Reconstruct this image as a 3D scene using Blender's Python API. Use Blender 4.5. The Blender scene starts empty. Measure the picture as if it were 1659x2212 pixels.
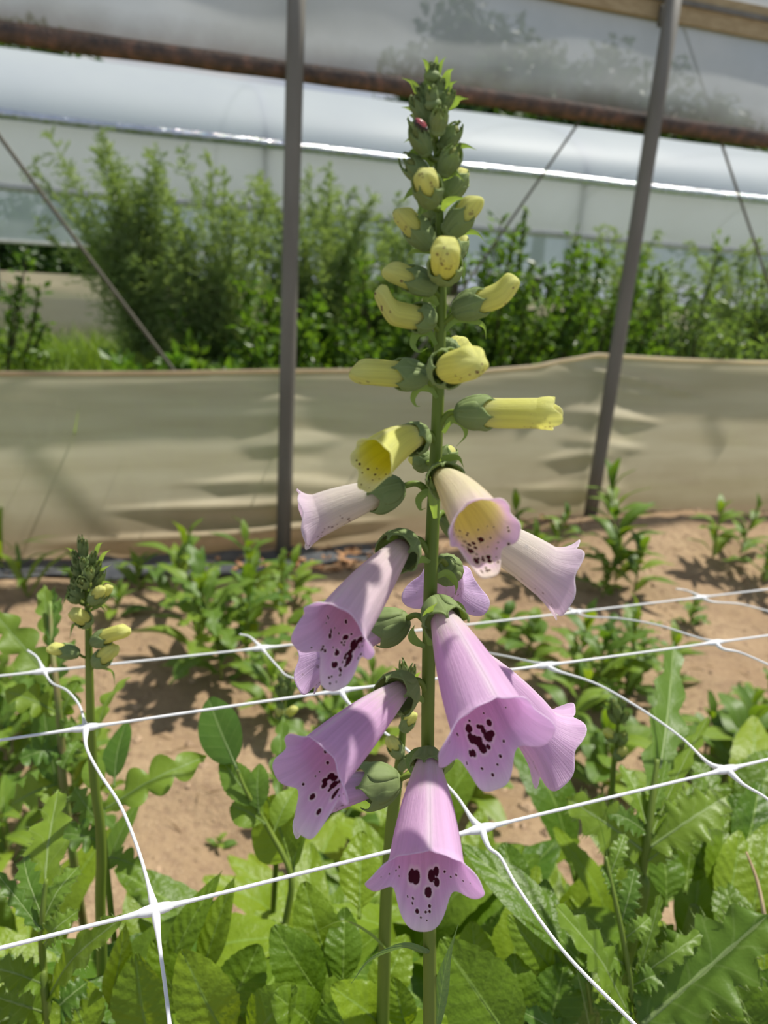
import bpy, math, random
import numpy as np
from mathutils import Vector, Matrix

# ------------------------------------------------------------------ camera, sky, sun, exposure
SC = bpy.context.scene
COL = SC.collection
F, CX, CY = 1597.0, 829.5, 1106.0
CAM_H = 0.95
nad = np.array([501 - CX, -(5893 - CY), -F]); nad /= np.linalg.norm(nad)
UPV = -nad
_fw = np.array([0, 0, -1.0]); YV = _fw - UPV * _fw.dot(UPV); YV /= np.linalg.norm(YV)
XV = np.cross(YV, UPV)
RM = np.array([XV, YV, UPV])
CAM = np.array([0, 0, CAM_H])

cd = bpy.data.cameras.new('camera'); cam = bpy.data.objects.new('camera', cd); COL.objects.link(cam)
cd.sensor_fit = 'VERTICAL'; cd.sensor_height = 36.0; cd.lens = F / 2212 * 36.0
cd.clip_start = 0.01; cd.clip_end = 300
m4 = Matrix.Identity(4)
for i in range(3):
    for j in range(3): m4[i][j] = RM[i, j]
m4[0][3], m4[1][3], m4[2][3] = CAM
cam.matrix_world = m4
cd.dof.use_dof = True; cd.dof.focus_distance = 0.285; cd.dof.aperture_fstop = 12.0
SC.camera = cam
SC.view_settings.view_transform = 'Standard'
SC.view_settings.look = 'None'
SC.view_settings.gamma = 1.0
SC.view_settings.use_curve_mapping = False
SC.view_settings.exposure = 0.0
SC.cycles.max_bounces = 8; SC.cycles.transmission_bounces = 6; SC.cycles.diffuse_bounces = 4
SC.cycles.glossy_bounces = 3; SC.cycles.transparent_max_bounces = 12
SC.cycles.caustics_reflective = False; SC.cycles.caustics_refractive = False

wd = bpy.data.worlds.new('sky'); SC.world = wd; wd.use_nodes = True
nt = wd.node_tree; nt.nodes.clear()
o_ = nt.nodes.new('ShaderNodeOutputWorld'); bg = nt.nodes.new('ShaderNodeBackground')
tc = nt.nodes.new('ShaderNodeTexCoord'); sx = nt.nodes.new('ShaderNodeSeparateXYZ'); cr = nt.nodes.new('ShaderNodeValToRGB')
ns = nt.nodes.new('ShaderNodeTexNoise'); ns.inputs['Scale'].default_value = 2.2; ns.inputs['Detail'].default_value = 6
mp = nt.nodes.new('ShaderNodeMapping'); mp.inputs['Scale'].default_value = (1, 1, 2.5)
cl = nt.nodes.new('ShaderNodeValToRGB'); cl.color_ramp.elements[0].position = .45; cl.color_ramp.elements[1].position = .62
mx = nt.nodes.new('ShaderNodeMix'); mx.data_type = 'RGBA'
nt.links.new(tc.outputs['Generated'], sx.inputs[0]); nt.links.new(sx.outputs['Z'], cr.inputs[0])
cr.color_ramp.elements[0].position = 0.0; cr.color_ramp.elements[0].color = (.78, .87, 1.0, 1)
cr.color_ramp.elements[1].position = 0.7; cr.color_ramp.elements[1].color = (.40, .58, .95, 1)
nt.links.new(tc.outputs['Generated'], mp.inputs[0]); nt.links.new(mp.outputs[0], ns.inputs['Vector'])
nt.links.new(ns.outputs['Fac'], cl.inputs[0]); nt.links.new(cl.outputs[0], mx.inputs[0])
nt.links.new(cr.outputs[0], mx.inputs[6]); mx.inputs[7].default_value = (1.15, 1.15, 1.15, 1)
nt.links.new(mx.outputs[2], bg.inputs[0]); bg.inputs[1].default_value = 0.52
nt.links.new(bg.outputs[0], o_.inputs[0])

sl = bpy.data.lights.new('sun', 'SUN'); sun = bpy.data.objects.new('sun', sl); COL.objects.link(sun)
sl.energy = 6.3; sl.angle = math.radians(1.6); sl.color = (1.0, .95, .86)
SUN = Vector((0.36, 0.28, 0.89)).normalized()
sun.rotation_euler = SUN.to_track_quat('Z', 'Y').to_euler()
sun.location = (1, 2, 6)

# ------------------------------------------------------------------ pixel helpers (world metres)
def ray(u, v):
    return RM @ np.array([(u - CX) / F, -(v - CY) / F, -1.0])
def PY(u, v, y):
    r = ray(u, v); return CAM + r * (y / r[1])
def PZ(u, v, z):                       # z metres below (negative) the camera
    r = ray(u, v); return CAM + r * (z / r[2])
def zc(p):                             # depth along the view axis
    return float(-(RM.T @ (np.asarray(p) - CAM))[2])
def pxm(p):                            # metres per pixel at p
    return zc(p) / F
def nrm(v):
    v = np.asarray(v, float); return v / (np.linalg.norm(v) + 1e-12)
rnd = random.Random(7)
NR = np.random.RandomState(11)

# ------------------------------------------------------------------ object helpers
def tag(o, label=None, cat=None, group=None, kind=None):
    if label: o['label'] = label
    if cat: o['category'] = cat
    if group: o['group'] = group
    if kind: o['kind'] = kind
    return o
def thing(name, loc, label, cat, group=None):
    o = bpy.data.objects.new(name, None); COL.objects.link(o); o.location = tuple(loc)
    o.empty_display_size = .02
    return tag(o, label, cat, group)
class MB:
    def __init__(s): s.v = []; s.f = []; s.uv = []; s.n = 0
    def add(s, v, f, uv=None):
        v = np.asarray(v, float)
        s.v.append(v); f = np.asarray(f, dtype=int)
        s.f.extend((f + s.n).tolist()); s.n += len(v)
        s.uv.append(np.zeros((len(v), 2)) if uv is None else np.asarray(uv, float))
    def build(s, name, mat, parent=None, smooth=True, org=None, attrs=None):
        v = np.concatenate(s.v); uv = np.concatenate(s.uv)
        if org is None:
            org = np.zeros(3)
            if parent is not None:
                r = parent
                while r.parent is not None: r = r.parent
                org = np.array(r.location)
        me = bpy.data.meshes.new(name)
        me.from_pydata((v - org).tolist(), [], s.f)
        if smooth: me.polygons.foreach_set('use_smooth', np.ones(len(me.polygons), dtype=bool))
        li = np.empty(len(me.loops), dtype=np.int32); me.loops.foreach_get('vertex_index', li)
        ul = me.uv_layers.new(name='UVMap'); ul.data.foreach_set('uv', uv[li].astype(np.float32).ravel())
        if attrs:
            for k, a in attrs.items():
                a = np.asarray(a, np.float32)
                if a.ndim == 2:
                    at = me.attributes.new(k, 'FLOAT_COLOR', 'POINT')
                    at.data.foreach_set('color', np.c_[a, np.ones(len(a), np.float32)].astype(np.float32).ravel())
                else:
                    at = me.attributes.new(k, 'FLOAT', 'POINT'); at.data.foreach_set('value', a)
        for m in (mat if isinstance(mat, (list, tuple)) else [mat]): me.materials.append(m)
        me.update()
        o = bpy.data.objects.new(name, me); COL.objects.link(o)
        if parent is None:
            o.location = tuple(org)
        else: o.parent = parent
        return o
def gridf(nu, nv, wrap=False):
    f = []
    n = nu if wrap else nu - 1
    for j in range(nv - 1):
        for i in range(n):
            a = j * nu + i; b = j * nu + (i + 1) % nu
            f.append((a, b, b + nu, a + nu))
    return f
def spline(pts, n):
    P = np.asarray(pts, float)
    if len(P) == 2: return P[0] + (P[1] - P[0]) * np.linspace(0, 1, n)[:, None]
    Q = np.vstack([2 * P[0] - P[1], P, 2 * P[-1] - P[-2]])
    out = []
    m = len(P) - 1
    for t in np.linspace(0, m, n):
        i = min(int(t), m - 1); x = t - i
        a, b, c, d = Q[i], Q[i + 1], Q[i + 2], Q[i + 3]
        out.append(.5 * (2 * b + (c - a) * x + (2 * a - 5 * b + 4 * c - d) * x * x + (3 * b - a - 3 * c + d) * x ** 3))
    return np.array(out)
def frames(C):
    T = np.gradient(C, axis=0); T /= np.linalg.norm(T, axis=1)[:, None] + 1e-12
    a = np.array([0, 0, 1.0]) if abs(T[0][2]) < .9 else np.array([1.0, 0, 0])
    N = np.cross(T[0], a); N /= np.linalg.norm(N)
    Ns = []
    for t in T:
        N = N - t * N.dot(t); N /= np.linalg.norm(N) + 1e-12; Ns.append(N)
    Ns = np.array(Ns); return T, Ns, np.cross(T, Ns)
def tube(mb, pts, r, n=24, seg=8, sm=True, squash=1.0):
    C = spline(pts, n) if sm else np.asarray(pts, float)
    n = len(C)
    R = np.interp(np.linspace(0, 1, n), np.linspace(0, 1, len(r)), r) if hasattr(r, '__len__') else np.full(n, r)
    T, A, B = frames(C)
    th = np.arange(seg) * 2 * np.pi / seg
    V = (C[:, None, :] + R[:, None, None] * (np.cos(th)[None, :, None] * A[:, None, :] + squash * np.sin(th)[None, :, None] * B[:, None, :])).reshape(-1, 3)
    uv = np.stack([np.tile(th / 2 / np.pi, n), np.repeat(np.linspace(0, 1, n), seg)], 1)
    f = gridf(seg, n, True) 
    V = np.vstack([V, C[:1], C[-1:]]); uv = np.vstack([uv, [[0, 0]], [[0, 1]]])
    k = n * seg
    f = [list(q) for q in f]
    f += [[k, (i + 1) % seg, i] for i in range(seg)] + [[k + 1, k - seg + i, k - seg + (i + 1) % seg] for i in range(seg)]
    base = mb.n
    mb.v.append(V); mb.uv.append(uv); mb.f.extend([[x + base for x in q] for q in f]); mb.n += len(V)
def ellipsoid(mb, c, ax, radii, nu=16, nv=10):
    ax = np.asarray(ax, float)           # rows: 3 axes
    th = np.arange(nu) * 2 * np.pi / nu; ph = np.linspace(0.001, np.pi - .001, nv)
    V = []
    for p in ph:
        for t in th:
            l = np.array([math.cos(p) * radii[0], math.sin(p) * math.cos(t) * radii[1], math.sin(p) * math.sin(t) * radii[2]])
            V.append(np.asarray(c) + l @ ax)
    mb.add(V, gridf(nu, nv, True))
def box(mb, c, ax, h):
    ax = np.asarray(ax, float); V = []
    for x in (-1, 1):
        for y in (-1, 1):
            for z in (-1, 1): V.append(np.asarray(c) + np.array([x * h[0], y * h[1], z * h[2]]) @ ax)
    mb.add(V, [(0, 1, 3, 2), (4, 6, 7, 5), (0, 4, 5, 1), (2, 3, 7, 6), (0, 2, 6, 4), (1, 5, 7, 3)])

# ------------------------------------------------------------------ materials
def newmat(name):
    m = bpy.data.materials.new(name); m.use_nodes = True; t = m.node_tree; t.nodes.clear()
    return m, t, t.nodes.new('ShaderNodeOutputMaterial')
def N(t, kind, **kw):
    n = t.nodes.new('ShaderNode' + kind)
    for k, v in kw.items(): setattr(n, k, v)
    return n
def mixc(t, fac, a, b, mode='MIX'):
    n = N(t, 'Mix', data_type='RGBA', blend_type=mode)
    for s, v in ((0, fac), (6, a), (7, b)):
        if hasattr(v, 'is_output') or isinstance(v, bpy.types.NodeSocket): t.links.new(v, n.inputs[s])
        else: n.inputs[s].default_value = v if s == 0 else (*v[:3], 1)
    return n.outputs[2]
def math_(t, op, a, b=0.0, c=None):
    n = N(t, 'Math', operation=op)
    for i, v in enumerate((a, b, c)):
        if v is None: continue
        if isinstance(v, bpy.types.NodeSocket): t.links.new(v, n.inputs[i])
        else: n.inputs[i].default_value = v
    return n.outputs[0]
def ramp(t, src, stops):
    n = N(t, 'ValToRGB'); e = n.color_ramp.elements
    while len(e) < len(stops): e.new(.5)
    for x, (p, c) in zip(e, stops):
        x.position = p; x.color = (*c, 1) if len(c) == 3 else c
    t.links.new(src, n.inputs[0]); return n.outputs[0]
def noise(t, scale, detail=4, vec=None, mapping=None, rough=.55, coord='Object'):
    n = N(t, 'TexNoise'); n.inputs['Scale'].default_value = scale; n.inputs['Detail'].default_value = detail
    n.inputs['Roughness'].default_value = rough
    if vec is None:
        c = N(t, 'TexCoord'); vec = c.outputs[coord]
    if mapping:
        mp = N(t, 'Mapping'); mp.inputs['Scale'].default_value = mapping; t.links.new(vec, mp.inputs[0]); vec = mp.outputs[0]
    t.links.new(vec, n.inputs['Vector']); return n.outputs['Fac']
def bump(t, h, strength=.3, dist=.002):
    b = N(t, 'Bump'); b.inputs['Strength'].default_value = strength; b.inputs['Distance'].default_value = dist
    t.links.new(h, b.inputs['Height']); return b.outputs[0]
def leafy(t, out, col, tcol, trans=.4, rough=.5, spec=.3, nor=None, coat=0.0):
    p = N(t, 'BsdfPrincipled'); p.inputs['Roughness'].default_value = rough; p.inputs['Specular IOR Level'].default_value = spec
    tr = N(t, 'BsdfTranslucent'); ms = N(t, 'MixShader'); ms.inputs[0].default_value = trans
    for c, s in ((col, p.inputs['Base Color']), (tcol, tr.inputs['Color'])):
        if isinstance(c, bpy.types.NodeSocket): t.links.new(c, s)
        else: s.default_value = (*c, 1)
    if nor is not None:
        t.links.new(nor, p.inputs['Normal']); t.links.new(nor, tr.inputs['Normal'])
    t.links.new(p.outputs[0], ms.inputs[1]); t.links.new(tr.outputs[0], ms.inputs[2]); t.links.new(ms.outputs[0], out.inputs[0])
    return p
def leafmat(name, c0, c1, trans=.45, rib=(.25, .34, .14), bumps=0.0, veins=9.0, tmul=(1.7, 1.7, .6), rough=.45, ribw=.05, spec=.35):
    m, t, o = newmat(name)
    uvn = N(t, 'UVMap'); s = N(t, 'SeparateXYZ'); t.links.new(uvn.outputs[0], s.inputs[0])
    au = math_(t, 'ABSOLUTE', math_(t, 'SUBTRACT', math_(t, 'MULTIPLY', s.outputs[0], 2.0), 1.0))
    oi = N(t, 'ObjectInfo')
    n1 = noise(t, 55, 3)
    base = mixc(t, math_(t, 'MULTIPLY_ADD', oi.outputs['Random'], .85, math_(t, 'MULTIPLY', n1, .25)), c0, c1)
    wv = math_(t, 'SINE', math_(t, 'MULTIPLY', math_(t, 'SUBTRACT', s.outputs[1], math_(t, 'MULTIPLY', au, .16)), veins * 6.283))
    vein = math_(t, 'GREATER_THAN', wv, .93)
    mid = math_(t, 'LESS_THAN', au, ribw)
    b1 = mixc(t, math_(t, 'MULTIPLY', vein, .13), base, rib)
    b2 = mixc(t, math_(t, 'MULTIPLY', mid, .75), b1, rib)
    tcol = mixc(t, 1.0, b2, tmul, 'MULTIPLY')
    h = math_(t, 'ADD', math_(t, 'MULTIPLY', wv, .14), noise(t, 190, 2))
    nor = bump(t, h, .35 + bumps, .0008 + .001 * bumps)
    leafy(t, o, b2, tcol, trans, rough, spec, nor)
    return m
M = {}
M['foxleaf'] = leafmat('foxglove_leaf', (.055, .135, .010), (.21, .31, .018), .40, (.24, .36, .07), .55, 8, (1.9, 1.65, .4), .42, .05, .34)
M['thistle'] = leafmat('thistle_leaf', (.065, .150, .020), (.19, .29, .030), .38, (.34, .44, .18), .15, 6, (1.8, 1.65, .45), .42, .055, .34)
M['weedleaf'] = leafmat('weed_leaf', (.060, .145, .024), (.19, .29, .030), .40, (.24, .34, .11), .05, 7, (1.8, 1.65, .45))
M['grayleaf'] = leafmat('stem_leaf', (.11, .19, .08), (.14, .23, .09), .35, (.2, .3, .13), .1, 9)
def simple(name, col, rough=.5, spec=.4, metal=0.0, col2=None, nsc=60, nm=None, bmp=0.0, trans=None, bd=.002):
    m, t, o = newmat(name)
    c = col
    if col2 is not None: c = mixc(t, ramp(t, noise(t, nsc, 5, mapping=nm), [(.35, (0, 0, 0)), (.65, (1, 1, 1))]), col, col2)
    nor = bump(t, noise(t, nsc * 1.7, 4, mapping=nm), bmp, bd) if bmp else None
    if trans:
        leafy(t, o, c, c, trans, rough, spec, nor); return m
    p = N(t, 'BsdfPrincipled'); p.inputs['Roughness'].default_value = rough; p.inputs['Specular IOR Level'].default_value = spec
    p.inputs['Metallic'].default_value = metal
    if isinstance(c, bpy.types.NodeSocket): t.links.new(c, p.inputs['Base Color'])
    else: p.inputs['Base Color'].default_value = (*c, 1)
    if nor is not None: t.links.new(nor, p.inputs['Normal'])
    t.links.new(p.outputs[0], o.inputs[0]); return m
M['stem'] = simple('flower_stem_green', (.19, .26, .035), .5, .35, 0, (.14, .21, .03), 90, (1, 1, .15), .15, .18, .0006)
M['redstem'] = simple('weed_stem', (.17, .25, .05), .5, .35, 0, (.19, .15, .06), 30, None, .1)
M['sepal'] = leafmat('sepal_green', (.25, .33, .135), (.30, .38, .15), .38, (.34, .42, .19), 0, 3, (1.5, 1.5, .45), .6, .03, .25)
M['bract'] = leafmat('bract_green', (.20, .30, .09), (.26, .36, .10), .40, (.2, .3, .12), 0, 2, (1.6, 1.6, .6), .55, .05, .25)
M['net'] = simple('white_netting', (.86, .86, .86), .35, .5, 0, (.78, .80, .82), 40, None, 0, .2)
M['post'] = simple('dull_galvanised_post', (.15, .14, .115), .55, .4, .0, (.20, .19, .16), 14, (1, 1, .2), .2)
M['zinc'] = simple('zinc_pipe', (.66, .68, .70), .12, .5, 1.0, (.54, .56, .58), 22, (1, 1, 1), .5, bd=.02)
M['wood'] = simple('yellow_lumber', (.46, .36, .20), .65, .3, 0, (.36, .27, .14), 12, (.4, 6, 6), .2)
M['rope'] = simple('gray_rope', (.11, .105, .08), .8, .2, 0, (.15, .14, .11), 120, None, .2)
M['darkfabric'] = simple('black_ground_fabric', (.035, .04, .05), .6, .4, 0, (.08, .085, .09), 20, None, .4)
M['straw'] = simple('dry_straw', (.50, .39, .24), .7, .2, 0, (.34, .24, .14), 30)
M['litter'] = simple('dry_brown_leaves', (.33, .16, .07), .7, .2, 0, (.45, .28, .15), 40)
M['bark'] = simple('bark', (.10, .075, .05), .8, .2, 0, (.06, .045, .03), 12, (1, 1, .3), .4)

def petalmat(name, inner):
    m, t, o = newmat(name)
    a = N(t, 'Attribute', attribute_name='ColIn' if inner else 'Col'); c = a.outputs['Color']
    sp = N(t, 'Attribute', attribute_name='spot'); d = sp.outputs['Fac']
    d2 = math_(t, 'ADD', d, math_(t, 'MULTIPLY', math_(t, 'SUBTRACT', noise(t, 900, 2), .5), .45))
    if inner:
        halo = N(t, 'MapRange'); halo.inputs[1].default_value = 1.1; halo.inputs[2].default_value = 1.75; halo.inputs[3].default_value = .8; halo.inputs[4].default_value = 0
        t.links.new(d2, halo.inputs[0])
        ha = N(t, 'Attribute', attribute_name='halo')
        c = mixc(t, halo.outputs[0], c, ha.outputs['Color'])
        core = N(t, 'MapRange'); core.inputs[1].default_value = .9; core.inputs[2].default_value = 1.05; core.inputs[3].default_value = 1; core.inputs[4].default_value = 0
        t.links.new(d2, core.inputs[0])
        c = mixc(t, core.outputs[0], c, (.075, .006, .018))
    else:
        core = N(t, 'MapRange'); core.inputs[1].default_value = .7; core.inputs[2].default_value = 1.1; core.inputs[3].default_value = 1; core.inputs[4].default_value = 0
        t.links.new(d2, core.inputs[0])
        sh = N(t, 'Attribute', attribute_name='show')
        c = mixc(t, math_(t, 'MULTIPLY', core.outputs[0], sh.outputs['Fac']), c, (.22, .10, .08))
    uvn = N(t, 'UVMap'); vn = noise(t, 1.0, 4, uvn.outputs[0], (150, 3.2, 1), .6); v2 = noise(t, 1.0, 3, uvn.outputs[0], (34, 14, 1), .5)
    c = mixc(t, math_(t, 'MULTIPLY', math_(t, 'SUBTRACT', vn, .38), 1.1), mixc(t, 1.0, c, (1.04, 1.04, 1.03), 'MULTIPLY'), mixc(t, 1.0, c, (.88, .80, .90), 'MULTIPLY') if True else c)
    nor = bump(t, math_(t, 'ADD', vn, math_(t, 'MULTIPLY', v2, .8)), .45, .0007)
    leafy(t, o, c, c, .58, .5, .3, nor)
    return m
M['petal_out'] = petalmat('petal_outside', False)
M['petal_in'] = petalmat('petal_inside', True)

# soil
m, t, o = newmat('dry_soil')
n1 = noise(t, 3.2, 6); n2 = noise(t, 45, 6, rough=.7); n3 = noise(t, 260, 3)
c = ramp(t, n1, [(.3, (.28, .19, .11)), (.55, (.36, .255, .155)), (.75, (.45, .33, .205))])
c = mixc(t, ramp(t, n2, [(.36, (1, 1, 1)), (.52, (0, 0, 0))]), c, (.26, .175, .11))
c = mixc(t, ramp(t, n3, [(.6, (0, 0, 0)), (.75, (1, 1, 1))]), c, (.55, .42, .29))
p = N(t, 'BsdfPrincipled'); p.inputs['Roughness'].default_value = .95; p.inputs['Specular IOR Level'].default_value = .1
t.links.new(c, p.inputs['Base Color']); t.links.new(bump(t, math_(t, 'ADD', n2, math_(t, 'MULTIPLY', n3, .4)), .8, .012), p.inputs['Normal'])
t.links.new(p.outputs[0], o.inputs[0]); M['soil'] = m
M['clod'] = simple('soil_clod', (.36, .25, .16), .95, .1, 0, (.46, .33, .22), 60, None, .5)
M['turf'] = simple('weedy_turf', (.07, .13, .02), .9, .1, 0, (.12, .18, .035), 3, None, .6, bd=.05)

def film(name, c0, c1, transp, trans, nsc, mapping, rough=.3, dirt=None, spec=.5):
    m, t, o = newmat(name)
    nn = noise(t, nsc, 5, mapping=mapping)
    c = mixc(t, ramp(t, nn, [(.34, (0, 0, 0)), (.68, (1, 1, 1))]), c0, c1)
    if dirt:
        tcx = N(t, 'TexCoord'); s = N(t, 'SeparateXYZ'); t.links.new(tcx.outputs['UV'], s.inputs[0])
        mr = N(t, 'MapRange'); mr.inputs[1].default_value = dirt[1]; mr.inputs[2].default_value = dirt[2]; mr.inputs[3].default_value = 1; mr.inputs[4].default_value = 0
        t.links.new(math_(t, 'ADD', s.outputs[1], math_(t, 'MULTIPLY', math_(t, 'SUBTRACT', noise(t, 9, 5), .5), dirt[3])), mr.inputs[0])
        c = mixc(t, mr.outputs[0], c, dirt[0])
    p = N(t, 'BsdfPrincipled'); p.inputs['Roughness'].default_value = rough; p.inputs['Specular IOR Level'].default_value = spec
    tr = N(t, 'BsdfTranslucent'); tp = N(t, 'BsdfTransparent'); m1 = N(t, 'MixShader'); m2 = N(t, 'MixShader')
    m1.inputs[0].default_value = trans; m2.inputs[0].default_value = transp
    t.links.new(c, p.inputs['Base Color']); t.links.new(c, tr.inputs['Color'])
    t.links.new(p.outputs[0], m1.inputs[1]); t.links.new(tr.outputs[0], m1.inputs[2])
    t.links.new(m1.outputs[0], m2.inputs[1]); t.links.new(tp.outputs[0], m2.inputs[2]); t.links.new(m2.outputs[0], o.inputs[0])
    return m
M['curtain'] = film('grimy_curtain_film', (.50, .52, .50), (.66, .68, .68), .18, .58, 2.5, (1, 1, 1), .35, ((.21, .18, .13), .03, .22, .16))
M['skirt'] = film('beige_skirt_film', (.72, .64, .46), (.86, .79, .61), .05, .68, 3.2, (.5, .5, 5), .38, ((.36, .26, .16), -.05, .50, .22))
M['roof'] = film('white_roof_film', (.64, .69, .77), (.70, .75, .81), .06, .55, 1.2, (1, 1, 1), .5, None, .25)
M['wallfilm'] = film('white_side_film', (.86, .84, .79), (.92, .90, .86), .06, .50, 1.5, (1, 1, 1), .35)
M['bluefilm'] = film('bluish_side_film', (.48, .54, .56), (.58, .64, .66), .22, .45, 2.5, (1, 1, 1), .3)
M['skirt2'] = film('cream_skirt_film', (.62, .52, .38), (.70, .60, .46), .03, .4, 2, (.5, .5, 4), .35)
m, t, o = newmat('rusty_rolled_film')
nn = noise(t, 28, 6); n2 = noise(t, 110, 4)
c = ramp(t, nn, [(.3, (.045, .032, .024)), (.52, (.11, .065, .04)), (.68, (.20, .10, .06)), (.8, (.30, .22, .17))])
p = N(t, 'BsdfPrincipled'); p.inputs['Roughness'].default_value = .5
t.links.new(c, p.inputs['Base Color']); t.links.new(bump(t, n2, .8, .006), p.inputs['Normal']); t.links.new(p.outputs[0], o.inputs[0]); M['rust'] = m
def bushmat(name, c0, c1, trans=.4, rough=.4):
    m, t, o = newmat(name); 
    nn = noise(t, 5, 3); n2 = noise(t, 40, 2)
    c = mixc(t, ramp(t, math_(t, 'ADD', math_(t, 'MULTIPLY', nn, .5), math_(t, 'MULTIPLY', n2, .5)), [(.35, (0, 0, 0)), (.65, (1, 1, 1))]), c0, c1)
    leafy(t, o, c, mixc(t, 1.0, c, (1.6, 1.6, .6), 'MULTIPLY'), trans, rough, .4); return m
M['fern'] = bushmat('feathery_green', (.19, .28, .11), (.29, .37, .17), .46)
M['bush'] = bushmat('bush_leaf', (.055, .125, .020), (.145, .245, .030), .42)
M['bush2'] = bushmat('gray_green_leaf', (.115, .19, .07), (.19, .28, .09), .42)
M['tree'] = bushmat('tree_leaf', (.035, .075, .02), (.07, .13, .03), .3)
M['grass'] = bushmat('grass_blade', (.14, .25, .035), (.25, .34, .05), .4)
M['vine'] = bushmat('vine_leaf', (.07, .17, .025), (.17, .28, .035), .4, .32)

# ------------------------------------------------------------------ layout of the tunnel wall
P1 = PZ(612, 1190, -.95)
_a = math.radians(18.0)
W = np.array([math.cos(_a), math.sin(_a), 0.0]); WN = np.array([-math.sin(_a), math.cos(_a), 0.0]); ZV = np.array([0, 0, 1.0])
def WL(s, n, z): return P1 * np.array([1, 1, 0]) + W * s + WN * n + ZV * z

def fbm(x, y, seed=0, oct=4, f0=1.0):
    r = np.random.RandomState(seed); z = np.zeros_like(x); a = 1.0; f = f0
    for _ in range(oct):
        for _k in range(4):
            th = r.rand() * 6.28; ph = r.rand() * 6.28; k = f * (.7 + .6 * r.rand())
            z = z + a * .35 * np.sin(k * (x * math.cos(th) + y * math.sin(th)) + ph)
        a *= .5; f *= 2.1
    return z
def soil_z(x, y):
    x = np.asarray(x, float); y = np.asarray(y, float)
    s = (x - P1[0]) * W[0] + (y - P1[1]) * W[1]; n = (x - P1[0]) * WN[0] + (y - P1[1]) * WN[1]
    berm = .13 * np.exp(-((n + .22) / .35) ** 2) / (1 + np.exp(-(s - .75) * 5))
    z = .018 * fbm(x, y, 3, 4, 3.0) + .008 * fbm(x, y, 5, 3, 24.0)
    return (z + berm) * np.clip((1.0 - n * 4), 0, 1)
# ground (inside)
xs = np.concatenate([np.arange(-2.2, -1, .1), np.arange(-1.0, 2.2, .02), np.arange(2.2, 5.2, .12)]); ns_ = np.concatenate([np.arange(-2.9, -.0, .02), np.arange(0, .31, .05)])
sg, ng = np.meshgrid(xs, ns_)
X = P1[0] + W[0] * sg + WN[0] * ng; Y = P1[1] + W[1] * sg + WN[1] * ng
Zg = soil_z(X, Y)
mb = MB(); mb.add(np.stack([X, Y, Zg], -1).reshape(-1, 3), gridf(len(xs), len(ns_)))
tag(mb.build('ground', M['soil']), kind='structure')
# turf outside
xs = np.linspace(-9, 14, 60); ns_ = np.linspace(.2, 32, 80)
sg, ng = np.meshgrid(xs * 2, ns_)
X = P1[0] + W[0] * sg + WN[0] * ng; Y = P1[1] + W[1] * sg + WN[1] * ng
mb = MB(); mb.add(np.stack([X, Y, -.02 + .03 * fbm(X, Y, 8, 3, 1.5)], -1).reshape(-1, 3), gridf(60, 80))
tag(mb.build('ground_turf', M['turf']), kind='structure')

# posts
def post(s, label, zt=1.95):
    pr = thing('tunnel_post', WL(s, 0, 0), label, 'post', 'steel posts of the tunnel wall')
    zb = float(soil_z(*WL(s, 0, 0)[:2])) - .05
    b = MB(); tube(b, [WL(s, 0, zb), WL(s, 0, .8), WL(s, 0, zt)], .0255, 6, 20); b.build('pole', M['post'], pr)
    b = MB()
    for z in (1.76,):
        box(b, WL(s, .028, z), [W, WN, ZV], (.02, .012, .03))
    b.build('bracket', M['post'], pr)
    return pr
post(0.0, 'gray steel tunnel post standing behind the flower, nearest to the camera')
post(1.19, 'gray steel tunnel post beside the yellow lumber corner, second along the wall')

# roll-up curtain
cu = thing('roll_up_curtain', WL(0.5, .06, 1.45), 'grimy gray plastic side curtain rolled up on a rusty bar above the opening', 'curtain')
ss = np.linspace(-2.0, 5.5, 150); zz = np.linspace(1.455, 1.90, 26)
sg, zg = np.meshgrid(ss, zz)
of = .058 + .006 * fbm(sg, zg * 3, 12, 3, 4.0) + .004 * np.sin(sg * 9)
mb = MB(); pts = P1 * np.array([1, 1, 0]) + sg[..., None] * W + of[..., None] * WN + zg[..., None] * ZV
uv = np.stack([(sg + 2) / 7.5, (zg - 1.455) / .445], -1).reshape(-1, 2)
mb.add(pts.reshape(-1, 3), gridf(150, 26), uv); mb.build('curtain_film', M['curtain'], cu)
mb = MB(); C = np.array([WL(s, .062 + .002 * math.sin(s * 7), 1.462 + .004 * math.sin(s * 2.1)) for s in np.linspace(-2, 5.5, 160)])
tube(mb, C, .0265 + .0022 * fbm(np.linspace(-2, 5.5, 160), np.zeros(160), 4, 3, 9), 160, 16, sm=False); mb.build('roll_bar', M['rust'], cu)
# hip board
hb = thing('hip_board', WL(1, .03, 1.78), 'yellowish lumber hip board with a metal channel along the wall top', 'board')
mb = MB(); box(mb, WL(1.6, .062, 1.80), [W, WN, ZV], (3.6, .019, .045)); mb.build('plank', M['wood'], hb, False)
mb = MB(); box(mb, WL(1.6, .038, 1.81), [W, WN, ZV], (3.6, .004, .007)); mb.build('metal_channel', M['post'], hb, False)
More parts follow.
